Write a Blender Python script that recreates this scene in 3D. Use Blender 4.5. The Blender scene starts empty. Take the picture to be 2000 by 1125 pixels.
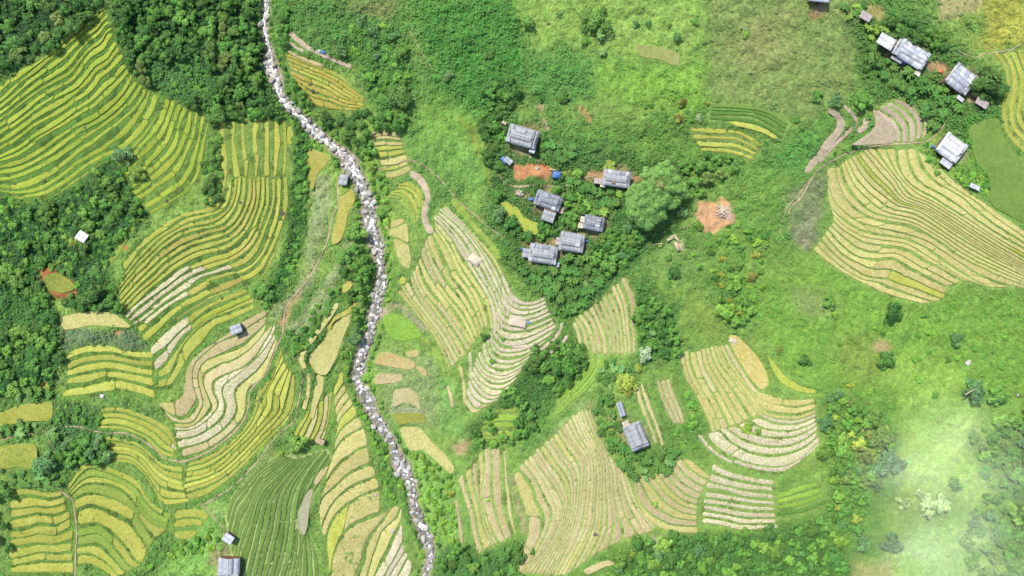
import bpy, bmesh, math, random
import numpy as np
from mathutils import Vector
R = math.radians
scene = bpy.context.scene
C = scene.collection
rng = np.random.default_rng(7)
random.seed(7)

# ------------------------------------------------------------------ camera, sky, sun, exposure
H = 203.0                 # flying height of the camera over the datum, metres
MPP = 0.15                # metres of ground per photograph pixel on the datum
cam_d = bpy.data.cameras.new("camera")
cam = bpy.data.objects.new("camera", cam_d)
C.objects.link(cam)
cam.location = (0, 0, H)
cam.rotation_euler = (0, 0, 0)
cam_d.sensor_width = 36.0
cam_d.lens = 36.0 * H / (2000 * MPP)
cam_d.clip_end = 3000
scene.camera = cam

SUN_EL, SUN_AZ = 56.0, 130.0      # direction towards the sun: azimuth measured counter-clockwise from +x
world = bpy.data.worlds.new("World")
scene.world = world
world.use_nodes = True
wn = world.node_tree.nodes
sky = wn.new("ShaderNodeTexSky")
sky.sky_type = 'NISHITA'
sky.sun_disc = False
sky.sun_elevation = R(SUN_EL)
sky.sun_rotation = R(90 - SUN_AZ)
bg = wn["Background"]
bg.inputs[1].default_value = 0.14
world.node_tree.links.new(sky.outputs[0], bg.inputs[0])
sun_d = bpy.data.lights.new("sun", 'SUN')
sun_d.energy = 3.6
sun_d.angle = R(0.9)
sun_d.color = (1.0, 0.955, 0.88)
sun = bpy.data.objects.new("sun", sun_d)
C.objects.link(sun)
sdir = Vector((math.cos(R(SUN_AZ)) * math.cos(R(SUN_EL)), math.sin(R(SUN_AZ)) * math.cos(R(SUN_EL)), math.sin(R(SUN_EL))))
sun.rotation_euler = sdir.to_track_quat('Z', 'Y').to_euler()
scene.view_settings.view_transform = 'Standard'
scene.view_settings.look = 'None'
scene.view_settings.exposure = 1.12
scene.view_settings.gamma = 1.0

# ------------------------------------------------------------------ helpers: colour, noise, curves
ALB = 0.50
def lin(c, k=ALB):
    o = []
    for v in c:
        v = v / 255.0
        o.append(k * (v / 12.92 if v <= 0.04045 else ((v + 0.055) / 1.055) ** 2.4))
    return np.array(o)

def vnoise(x, y, seed=0):
    x = np.asarray(x, float); y = np.asarray(y, float)
    xi = np.floor(x).astype(np.int64); yi = np.floor(y).astype(np.int64)
    fx = x - xi; fy = y - yi
    fx = fx * fx * (3 - 2 * fx); fy = fy * fy * (3 - 2 * fy)
    def h(a, b):
        n = (a * 374761393 + b * 668265263 + seed * 974634777) & 0x7fffffff
        n = ((n ^ (n >> 13)) * 1274126177) & 0x7fffffff
        n = (n ^ (n >> 16)) & 0x7fffffff
        return n / float(0x7fffffff)
    a = h(xi, yi) * (1 - fx) + h(xi + 1, yi) * fx
    b = h(xi, yi + 1) * (1 - fx) + h(xi + 1, yi + 1) * fx
    return a * (1 - fy) + b * fy

def fbm(x, y, seed=0, octv=4):
    s = 0; a = 0.5; t = 0
    for i in range(octv):
        s = s + a * vnoise(x, y, seed + 17 * i); t += a
        a *= 0.5; x = np.asarray(x) * 2.03 + 11.3; y = np.asarray(y) * 2.03 + 5.7
    return s / t

def spline(pts, n):
    """Catmull-Rom through pts, resampled to n points evenly by length"""
    p = np.array(pts, float)
    if len(p) > 2:
        q = np.vstack([2 * p[0] - p[1], p, 2 * p[-1] - p[-2]])
        out = []
        tt = np.linspace(0, 1, 12, endpoint=False)[:, None]
        for i in range(1, len(q) - 2):
            a, b, c, d = q[i - 1], q[i], q[i + 1], q[i + 2]
            out.append(0.5 * ((2 * b) + (c - a) * tt + (2 * a - 5 * b + 4 * c - d) * tt ** 2 + (3 * b - a - 3 * c + d) * tt ** 3))
        p = np.vstack(out + [p[-1:]])
    L = np.concatenate([[0], np.cumsum(np.hypot(*np.diff(p, axis=0).T))])
    s = np.linspace(0, L[-1], n)
    return np.stack([np.interp(s, L, p[:, 0]), np.interp(s, L, p[:, 1])], 1)

def length(p):
    return float(np.hypot(*np.diff(np.asarray(p, float), axis=0).T).sum())

def inpoly(x, y, poly):
    x = np.asarray(x); y = np.asarray(y)
    r = np.zeros(x.shape, bool)
    n = len(poly)
    for i in range(n):
        x1, y1 = poly[i]; x2, y2 = poly[(i + 1) % n]
        if y1 == y2: continue
        c = ((y1 > y) != (y2 > y)) & (x < (x2 - x1) * (y - y1) / (y2 - y1) + x1)
        r ^= c
    return r

def smooth_poly(poly, n=None):
    p = list(poly) + [poly[0]]
    per = length(p)
    n = n or max(16, int(per / 4))
    q = np.array(poly, float); m = len(q); out = []
    tt = np.linspace(0, 1, 10, endpoint=False)[:, None]
    for i in range(m):
        a, b, c, d = q[i - 1], q[i], q[(i + 1) % m], q[(i + 2) % m]
        k = 0.7
        m1 = k * (c - a) / 2; m2 = k * (d - b) / 2
        out.append((2 * tt ** 3 - 3 * tt ** 2 + 1) * b + (tt ** 3 - 2 * tt ** 2 + tt) * m1 + (-2 * tt ** 3 + 3 * tt ** 2) * c + (tt ** 3 - tt ** 2) * m2)
    o = np.vstack(out); o = np.vstack([o, o[:1]])
    L = np.concatenate([[0], np.cumsum(np.hypot(*np.diff(o, axis=0).T))])
    s = np.linspace(0, L[-1], n, endpoint=False)
    return np.stack([np.interp(s, L, o[:, 0]), np.interp(s, L, o[:, 1])], 1)

# ------------------------------------------------------------------ plan of the valley (ground plan in units of 0.15 m)
# terraced hillsides: guide lines (bank index, [points along the contour])
# key: (label, mix of crops, bank share, downhill sign, mean field length, guides)
BL = []
def blk(label, mix, bank, down, seg, guides, kinds=None, jit=0.16):
    BL.append(dict(label=label, mix=mix, bank=bank, down=down, seg=seg, guides=guides, jit=jit))

blk("large yellow-green terraced hillside in the upper left below the dark forest", {'lime': 1}, .50, 1, 75, [
 (-1.25, [(207,10),(140,64),(84,111),(43,134),(0,168),(-40,200)]),
 (0, [(209,14),(180,38),(140,72),(100,108),(86,119),(50,148),(12,184),(-40,225)]),
 (3.75, [(220,58),(208,66),(198,83),(175,100),(158,122),(138,146),(105,165),(75,182),(40,207),(0,238),(-40,265)]),
 (7.5, [(241,110),(217,138),(195,154),(172,180),(140,202),(105,226),(72,246),(38,271),(0,294),(-40,315)]),
 (11.25, [(268,158),(248,185),(225,212),(195,236),(160,255),(120,280),(85,304),(45,325),(0,335),(-40,340)]),
 (13.75, [(287,172),(272,205),(247,232),(215,262),(190,285),(165,300),(130,325),(100,345),(55,366),(15,370),(-25,362)]),
 (16.25, [(320,188),(312,222),(296,255),(270,288),(240,305),(200,320),(160,350),(138,368),(110,385),(72,398),(45,396)])])
blk("fan of yellow-green terraces sweeping down to the left below the forest edge", {'lime': 1}, .50, 1, 55, [
 (0, [(325,188),(308,228),(288,258),(266,284),(246,304),(232,318)]),
 (2.4, [(352,200),(340,238),(326,275),(302,308),(276,335),(252,356)]),
 (4.8, [(382,214),(374,248),(362,285),(344,318),(318,345),(288,368),(258,388)]),
 (7.68, [(412,230),(405,270),(399,310),(392,345),(376,372),(342,394),(296,420)])])
blk("row of narrow upright rice strips between dark shrubby banks left of the stream", {'gold': 1}, .64, 1, 90, [
 (0, [(428,238),(431,280),(434,348)]),
 (3.5, [(505,228),(506,280),(506,348)]),
 (7, [(574,240),(572,290),(570,345)])], jit=.1)
blk("big curving golden terraced slope of long thin strips above the white harvested strips", {'gold': .8, 'goldtan': .2}, .44, 1, 85, [
 (0, [(430,398),(410,407),(392,409),(349,420),(320,438),(282,466),(262,488),(236,515)]),
 (1.1, [(448,355),(444,385),(432,408),(405,418),(365,428),(330,448),(298,474),(272,500),(243,536)]),
 (3.3, [(468,342),(464,385),(450,418),(425,438),(385,446),(345,460),(312,485),(285,512),(254,545),(228,575)]),
 (7.7, [(508,345),(506,390),(490,440),(468,470),(435,488),(390,500),(345,525),(312,552),(282,575),(256,600),(240,618)]),
 (11, [(540,345),(539,395),(527,445),(510,490),(480,520),(440,535),(400,548),(360,570),(325,592),(290,620),(262,640)]),
 (13.2, [(566,340),(567,402),(560,440),(549,470),(534,508),(515,541),(480,558),(430,577),(390,597),(350,622),(318,648),(290,675)])])
blk("golden terraced strips running from the round shrub down to the left past two white strips", {'gold': .85, 'lime': .15}, .42, 1, 80, [
 (0, [(482,561),(432,580),(392,600),(352,625),(320,651),(290,682)]),
 (2, [(495,580),(450,603),(412,618),(378,645),(350,675),(328,705),(306,730)]),
 (3, [(500,590),(449,610),(410,624),(380,648),(355,680),(340,712),(328,738),(308,745)]),
 (4, [(502,605),(467,623),(425,644),(395,675),(371,702),(358,732),(340,756),(304,767)])])
blk("snaking pale tan terraces below the small grey hut, ending in harvested straw fields", {'tan': .7, 'straw': .3}, .2, 1, 130, [
 (0, [(519,603),(473,629),(446,651),(401,681),(371,708),(361,735),(357,765),(340,783),(308,786)]),
 (1, [(526,614),(488,638),(461,656),(425,672),(398,693),(377,717),(377,753),(388,783),(384,797),(366,817),(345,818),(313,796)]),
 (2, [(523,629),(498,656),(473,678),(425,696),(401,707),(388,729),(391,759),(397,783),(393,800),(374,826),(335,828)]),
 (3, [(518,648),(498,672),(461,702),(425,715),(400,731),(398,752),(412,786),(414,799),(392,823),(365,836),(338,833)]),
 (4, [(540,626),(522,663),(492,708),(449,729),(421,744),(418,765),(427,784),(422,803),(401,824),(375,838),(340,841)]),
 (5, [(538,650),(510,690),(467,729),(441,750),(435,768),(444,795),(431,823),(395,848),(343,861)]),
 (6, [(541,658),(513,712),(478,745),(462,762),(462,785),(464,806),(440,838),(402,863),(350,878)]),
 (7, [(544,666),(516,735),(489,759),(485,786),(479,814),(449,850),(407,880),(356,896)])], jit=.08)
blk("bright yellow terraces between the brown curving path and the grey lower path", {'gold': .6, 'yellow': .4}, .22, 1, 75, [
 (0, [(552,672),(530,735),(506,762),(498,790),(492,815),(462,852),(420,884),(368,906)]),
 (2.3, [(557,705),(520,771),(522,794),(492,842),(443,890),(401,917),(360,925)]),
 (3.45, [(564,718),(540,768),(540,797),(510,833),(473,875),(437,910),(405,927),(358,940)]),
 (5.75, [(576,729),(573,783),(558,814),(522,853),(476,898),(449,922),(412,945),(358,963)]),
 (6.9, [(578,745),(572,800),(548,838),(505,882),(468,920),(440,945),(405,968),(370,978)])], jit=.12)
blk("short yellow terraces above the brown path, beside the grey-green shrub band", {'gold': .8, 'yellow': .2}, .24, 1, 80, [
 (0, [(195,797),(230,795),(262,802),(295,815),(330,835),(346,868)]),
 (3.5, [(188,838),(225,838),(258,845),(288,860),(315,888),(345,893)])], jit=.12)
blk("wavy yellow terraces just below the brown path at lower left", {'gold': .7, 'yellow': .3}, .24, 1, 90, [
 (0, [(197,850),(240,857),(270,866),(296,888),(320,907),(358,913)]),
 (2.3, [(210,874),(250,876),(280,890),(300,912),(325,932),(358,944)]),
 (5.75, [(215,902),(255,905),(280,925),(300,955),(322,984),(374,980)])], jit=.12)
blk("arched golden terraces at lower left with a dark green bank across them", {'gold': .5, 'goldgreen': .5}, .24, 1, 120, [
 (0, [(128,955),(165,905),(195,908),(240,922),(270,938),(285,965),(305,988),(337,1003)]),
 (3, [(138,968),(165,947),(200,945),(235,955),(258,975),(275,1002),(300,1026),(330,1035)]),
 (4, [(142,978),(175,965),(225,975),(262,998),(285,1030),(303,1057)]),
 (5, [(146,1000),(180,990),(215,1003),(250,1018),(270,1042),(290,1075)]),
 (6, [(150,1030),(190,1024),(215,1040),(240,1070),(258,1095),(278,1105)]),
 (10, [(150,1105),(180,1105),(205,1118),(225,1135)])], jit=.12)
blk("stack of flat golden terraces in the lower left corner left of the footpath", {'gold': 1}, .30, 1, 160, [
 (0, [(18,961),(50,955),(90,962),(122,957)]),
 (4, [(17,1036),(50,1032),(75,1024),(110,1026),(142,1011)]),
 (9, [(20,1130),(60,1124),(100,1122),(147,1124)]),
 (10, [(20,1148),(60,1143),(100,1141),(147,1143)])], jit=.14)
blk("three small golden plots beside the grassy gully at the bottom left", {'gold': 1}, .3, 1, 200, [
 (0, [(342,996),(375,992),(400,996),(413,1010)]),
 (3, [(337,1053),(360,1053),(382,1048)])], jit=.1)
blk("five level golden strips left of the white harvested strips, under the grey shrub band", {'gold': .7, 'yellow': .3}, .34, 1, 100, [
 (0, [(128,692),(165,677),(210,675),(255,686),(300,686)]),
 (3.6, [(130,750),(170,742),(215,733),(255,738),(302,750)]),
 (5, [(116,783),(165,776),(220,768),(265,776),(312,792)])], jit=.1)
blk("short upright strips at the fork of the grey path and the shrubby gully", {'gold': .6, 'tan': .4}, .3, 1, 200, [
 (0, [(600,805),(590,820),(578,836),(572,852)]),
 (3, [(622,785),(620,815),(610,845),(598,866)]),
 (5.5, [(650,762),(647,800),(641,835),(628,870)])], jit=.1)
blk("broad straw-yellow terraces curving down beside the stream at the bottom", {'straw': .75, 'yellow': .25}, .17, 1, 220, [
 (0, [(669,716),(663,730),(655,750),(650,765)]),
 (1, [(675,745),(663,762),(651,782)]),
 (4, [(692,790),(677,805),(666,818),(659,835)]),
 (6, [(712,835),(688,848),(668,862),(650,888)]),
 (7, [(722,870),(698,880),(672,900),(652,922),(632,948)]),
 (8, [(728,906),(702,915),(680,928),(655,950),(628,975),(621,1000)]),
 (9, [(737,932),(710,943),(680,957),(650,985),(632,1020),(628,1042)]),
 (10, [(745,955),(720,963),(690,977),(662,1000),(645,1022),(636,1048)]),
 (11, [(748,1005),(720,1015),(690,1028),(665,1052),(650,1090),(645,1150)]),
 (12, [(768,985),(748,1018),(730,1042),(718,1066),(713,1098),(690,1150)]),
 (13, [(784,985),(776,1010),(748,1035),(737,1063),(727,1090),(712,1150)]),
 (14, [(786,1012),(771,1042),(756,1076),(743,1100),(722,1150)])], jit=.06)
blk("small bare pale plots at the bottom edge against the stream bank", {'stubble': .5, 'pink': .5}, .2, 1, 200, [
 (0, [(787,1016),(773,1046),(758,1080),(743,1105),(718,1150)]),
 (1, [(788,1058),(773,1086),(758,1112),(738,1150)]),
 (2, [(792,1076),(778,1098),(762,1125),(750,1150)]),
 (3, [(800,1086),(788,1106),(775,1130),(765,1150)]),
 (4, [(808,1104),(800,1130),(792,1150)])], jit=.06)
blk("dark green young rice hillside with thin bright bunds at the bottom", {'young': 1}, .17, 1, 150, [
 (0, [(550,887),(505,915),(475,945),(455,965),(447,990),(440,1010)]),
 (7, [(582,893),(548,928),(515,962),(500,1000),(490,1040),(478,1080),(462,1150)]),
 (15, [(640,876),(612,910),(592,942),(580,985),(576,1030),(570,1080),(550,1150)]),
 (19, [(646,890),(628,922),(612,950),(588,990),(581,1022),(592,1055),(590,1090),(585,1150)]),
 (22, [(648,900),(634,926),(620,952),(600,990),(596,1025),(612,1060),(622,1095),(625,1150)])], jit=.2)
blk("patchwork of small orange-gold terraces beside the upper rocky stream", {'orange': .8, 'gold': .2}, .24, 1, 42, [
 (0, [(552,100),(600,119),(632,130),(666,146),(692,172),(716,192)]),
 (5, [(568,145),(600,160),(640,176),(668,194),(712,205)]),
 (8, [(592,185),(612,205),(642,214),(682,217),(706,214)])], jit=.25)
blk("small golden terraces dotted with dark stones, right of the stream bend", {'gold': .5, 'straw': .5}, .26, 1, 50, [
 (0, [(717,258),(750,255),(784,262)]),
 (5, [(738,310),(768,306),(794,300)]),
 (8, [(752,350),(778,348),(806,335)])], jit=.2)
blk("fan of greenish terraces beside the long bare tan strip", {'goldgreen': .8, 'gold': .2}, .28, 1, 50, [
 (0, [(778,358),(800,357),(822,372),(829,400),(824,428)]),
 (5, [(752,388),(775,392),(790,407),(800,422),(806,444)])], jit=.15)
blk("large pale gold terraced slope of long strips right of the stream, centre", {'straw': .7, 'tan': .3}, .40, -1, 95, [
 (0, [(772,568),(800,600),(830,637),(855,672),(878,724)]),
 (3, [(800,546),(815,580),(840,615),(868,650),(890,690),(899,706)]),
 (6, [(815,508),(832,555),(860,590),(885,625),(908,660),(922,682)]),
 (9, [(834,458),(848,500),(870,545),(900,580),(922,615),(937,658)]),
 (11, [(850,448),(878,490),(895,530),(922,570),(938,605),(949,642)]),
 (13, [(846,425),(878,460),(902,500),(932,545),(955,585),(964,620),(966,652)]),
 (16, [(856,408),(894,440),(926,478),(955,528),(975,572),(984,605),(985,645)]),
 (19, [(872,401),(922,452),(965,500),(993,548),(1008,580)])])
blk("harvested cream terraces in sagging arcs below the village banana grove", {'pink': .6, 'stubble': .4}, .36, 1, 110, [
 (0, [(988,556),(1004,574),(1020,586),(1042,588),(1066,578)]),
 (3, [(976,585),(988,606),(1008,618),(1042,614),(1074,600)]),
 (6, [(966,615),(978,640),(1002,650),(1044,644),(1085,625)]),
 (8, [(958,642),(966,665),(988,680),(1032,672),(1088,642)]),
 (10, [(955,648),(962,690),(988,702),(1020,697),(1056,676)]),
 (13, [(930,692),(948,722),(978,734),(1008,724),(1034,700)]),
 (17, [(918,728),(936,756),(962,774),(990,766)]),
 (19, [(913,752),(926,778),(945,790),(966,786)]),
 (21, [(905,790),(920,810),(934,802)])], jit=.1)
blk("fan-shaped tan terraces between the banana grove and the silver tree", {'tan': .9, 'straw': .1}, .42, -1, 110, [
 (0, [(1117,630),(1126,650),(1134,690)]),
 (2, [(1128,616),(1146,642),(1157,692)]),
 (5, [(1160,594),(1176,629),(1189,664),(1191,695)]),
 (8, [(1184,572),(1202,614),(1210,652),(1214,695)]),
 (10.5, [(1206,549),(1222,590),(1228,640),(1232,694)]),
 (12, [(1224,535),(1241,580),(1241,630),(1247,665),(1242,692)])], jit=.1)
blk("bright green unripe terraces on a steep slope below the fan of tan terraces", {'lush': 1}, .36, -1, 160, [
 (0, [(1150,699),(1136,727),(1098,772),(1072,828)]),
 (5.5, [(1187,699),(1176,734),(1152,764),(1122,785),(1080,822)])], jit=.1)
blk("very large pale tan terraced slope of upright strips at bottom centre", {'tan': .85, 'straw': .15}, .22, -1, 110, [
 (0, [(1004,925),(1012,955),(1028,1000),(1033,1030),(1025,1065),(1012,1105)]),
 (1, [(1012,914),(1038,941),(1049,975),(1063,1008),(1058,1043),(1040,1085),(1015,1125)]),
 (4, [(1038,887),(1066,928),(1088,962),(1101,990),(1092,1028),(1067,1072),(1030,1120)]),
 (8, [(1070,856),(1095,895),(1118,930),(1121,970),(1114,1015),(1100,1055),(1062,1125)]),
 (11, [(1095,835),(1115,870),(1140,905),(1139,950),(1133,1000),(1120,1045),(1080,1125)]),
 (14, [(1116,814),(1132,850),(1157,895),(1161,940),(1158,990),(1150,1040),(1104,1125)]),
 (18, [(1140,794),(1152,830),(1168,865),(1182,905),(1185,960),(1187,1010),(1183,1045),(1165,1082)]),
 (21, [(1154,800),(1163,835),(1182,875),(1202,912),(1210,960),(1222,1000),(1237,1030),(1244,1048)]),
 (23.5, [(1160,820),(1185,880),(1208,908),(1228,940),(1246,985),(1268,1012),(1288,1032)])], jit=.14)
blk("small fan of straw-coloured terraces between the bananas and white harvested rows", {'straw': .5, 'tan': .5}, .24, -1, 150, [
 (-1, [(1238,950),(1250,992),(1275,1022),(1313,1038),(1368,1042)]),
 (0, [(1238,938),(1252,982),(1275,1007),(1313,1024),(1366,1027)]),
 (2, [(1258,926),(1276,950),(1296,976),(1326,998),(1363,1007)]),
 (5, [(1296,920),(1319,948),(1342,966),(1366,977)]),
 (8, [(1331,894),(1347,913),(1370,930),(1384,935)]),
 (9, [(1352,900),(1375,918),(1396,934)])], jit=.08)
blk("rows of white harvested strips separated by straight green banks", {'stubble': 1}, .46, 1, 150, [
 (0, [(1393,905),(1420,919),(1460,931),(1513,938)]),
 (3, [(1376,960),(1420,967),(1470,976),(1515,980)]),
 (8, [(1367,1024),(1420,1032),(1450,1038),(1520,1036)])], jit=.06)
blk("golden terraces of narrow upright strips below the cleared green triangle", {'straw': .7, 'tan': .3}, .22, 1, 70, [
 (0, [(1327,688),(1337,735),(1355,765),(1378,815),(1390,850)]),
 (2, [(1347,684),(1353,715),(1372,760),(1396,800),(1413,845)]),
 (3, [(1360,684),(1368,720),(1388,760),(1412,805),(1427,838)]),
 (7, [(1394,674),(1407,710),(1437,750),(1462,785),(1484,815)]),
 (10, [(1412,672),(1430,708),(1458,750),(1478,772),(1496,800)]),
 (11, [(1421,670),(1438,702),(1462,738),(1482,764),(1506,796)])], jit=.12)
blk("cream harvested terraces in long arcs right of the golden strips", {'stubble': .75, 'straw': .25}, .24, 1, 120, [
 (0, [(1478,764),(1508,772),(1550,781),(1593,779)]),
 (2, [(1470,788),(1500,806),(1550,812),(1594,800)]),
 (4, [(1484,815),(1520,828),(1560,828),(1596,815)]),
 (6.3, [(1425,832),(1470,855),(1530,862),(1570,850),(1597,833)]),
 (8, [(1402,838),(1440,872),(1500,890),(1560,880),(1600,852)]),
 (9.3, [(1360,848),(1385,880),(1430,908),(1492,924),(1542,919),(1602,868)])], jit=.1)
blk("small tan strips beside the lime-green shrubs, right of the lower farmhouse", {'tan': 1}, .5, 1, 150, [
 (0, [(1240,756),(1248,790),(1264,825),(1280,870)]),
 (2, [(1262,745),(1274,790),(1290,828),(1302,872)])], jit=.08)
blk("three tan strips in a short row left of the golden terraces", {'tan': 1}, .34, 1, 150, [
 (0, [(1281,742),(1290,775),(1305,810),(1318,830)]),
 (3, [(1309,736),(1319,770),(1333,800),(1341,828)])], jit=.08)
blk("huge straw-gold terraced hillside at the right with long wavy strips", {'straw': .95, 'gold': .05}, .24, -1, 130, [
 (0, [(1586,487),(1610,508),(1640,530),(1680,552),(1720,572),(1798,594)]),
 (2, [(1602,465),(1627,493),(1657,518),(1695,540),(1732,545),(1765,556),(1842,586)]),
 (4, [(1617,448),(1642,475),(1672,498),(1705,506),(1745,505),(1795,532),(1855,562)]),
 (6, [(1627,430),(1655,455),(1692,475),(1735,479),(1778,490),(1822,517),(1885,548)]),
 (8, [(1618,398),(1647,428),(1685,450),(1732,460),(1782,470),(1832,500),(1892,540),(1938,563)]),
 (9, [(1615,326),(1619,370),(1637,402),(1668,427),(1703,441),(1752,451),(1802,466),(1852,496),(1922,540),(1992,562)]),
 (10, [(1634,322),(1643,362),(1662,396),(1692,420),(1732,431),(1782,441),(1832,470),(1902,515),(2040,572)]),
 (14, [(1662,306),(1687,345),(1722,376),(1752,400),(1792,411),(1832,436),(1902,481),(2040,556)]),
 (18, [(1692,288),(1722,320),(1748,350),(1772,384),(1812,401),(1852,426),(1922,471),(2040,540)]),
 (21, [(1750,287),(1758,330),(1778,360),(1822,386),(1872,416),(1942,461),(2040,518)]),
 (23, [(1790,290),(1802,325),(1828,355),(1880,386),(1932,431),(2040,500)]),
 (25, [(1845,338),(1890,372),(1942,410),(2040,478)])], jit=.12)
blk("golden curved strips running off the right edge beside the big dark tree", {'gold': .8, 'yellow': .2}, .36, -1, 150, [
 (0, [(1939,103),(1960,130),(1966,160),(1960,190),(1955,220),(1965,262),(2000,300),(2040,330)]),
 (3, [(1985,96),(1996,130),(2008,160),(2005,190),(1996,215),(2005,240),(2040,275)]),
 (5, [(2010,90),(2030,130),(2045,165),(2040,200),(2045,230),(2060,250)])], jit=.08)
blk("bare brown crescent terraces below the right hamlet's banana grove", {'mud': 1}, .34, 1, 200, [
 (0, [(1698,214),(1730,236),(1747,256),(1752,282)]),
 (4, [(1756,190),(1792,212),(1806,240),(1800,276)]),
 (5, [(1790,205),(1808,225),(1815,242),(1810,262)])], jit=.06)
blk("small curved golden strips beside the dark green striped plot", {'gold': .6, 'yellow': .4}, .42, 1, 60, [
 (0, [(1342,250),(1370,250),(1410,252),(1445,256),(1492,284)]),
 (4, [(1372,300),(1410,302),(1440,308),(1468,313)])], jit=.15)
blk("dark green striped plot at the corner of the dry brown meadow", {'young': .4, 'lushdark': .6}, .4, 1, 200, [
 (0, [(1386,200),(1440,201),(1500,212),(1546,240)]),
 (4, [(1382,236),(1430,238),(1480,245),(1526,272)])], jit=.1)
blk("upright tan strips with bright grassy banks beside the lower stream", {'tan': .8, 'straw': .2}, .38, -1, 150, [
 (0, [(895,935),(905,965),(918,1010),(926,1050),(934,1085)]),
 (2, [(922,905),(927,950),(938,990),(946,1030),(962,1068)]),
 (4, [(946,874),(947,920),(942,970),(955,1020),(975,1062)]),
 (6.4, [(986,876),(992,930),(1000,980),(1008,1045)])], jit=.12)
blk("dim green terraces in the shade of the thicket left of the wooded gully", {'lush': .5, 'goldgreen': .5}, .4, 1, 100, [
 (0, [(966,800),(990,795),(1016,796)]),
 (4.5, [(918,866),(960,860),(1006,864)])], jit=.12)
blk("faint green grassed terraces beyond the white harvested rows", {'lush': .7, 'lushdark': .3}, .3, 1, 300, [
 (0, [(1515,965),(1560,950),(1600,940)]),
 (4, [(1512,1012),(1570,1004),(1620,984)])], jit=.08)

# harvested or bare places inside the terraces: polygon -> crop
OV = [
 ('stubble', [(1355,838),(1440,872),(1490,842),(1600,812),(1612,880),(1545,935),(1430,918),(1360,872)]),
 ('stubble', [(404,520),(413,533),(330,602),(268,642),(234,618),(318,556)]),
 ('stubble', [(372,612),(362,652),(318,727),(302,722),(296,688),(330,650)]),
 ('stubble', [(530,606),(545,630),(520,690),(475,738),(438,765),(452,800),(400,850),(352,895),(338,880),(345,840),(405,815),(425,795),(418,750),(490,705),(520,655)]),
 ('stubble', [(472,628),(520,600),(526,612),(480,640)]),
 ('pink', [(848,420),(870,398),(920,452),(965,505),(1012,575),(990,650),(966,650),(955,600),(905,510)]),
 ('tan', [(905,790),(965,785),(935,815),(900,815)]),
 ('stubble', [(915,745),(945,720),(1035,695),(1000,765),(960,775)]),
 ('straw', [(1585,480),(1640,500),(1800,600),(1600,600)]),
 ('pink', [(340,720),(372,760),(390,790),(360,800)]),
 ('stubble', [(1348,760),(1360,770),(1385,850),(1375,850)]),
 ('straw', [(1470,760),(1600,775),(1600,815),(1490,830),(1460,800)]),
]

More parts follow.
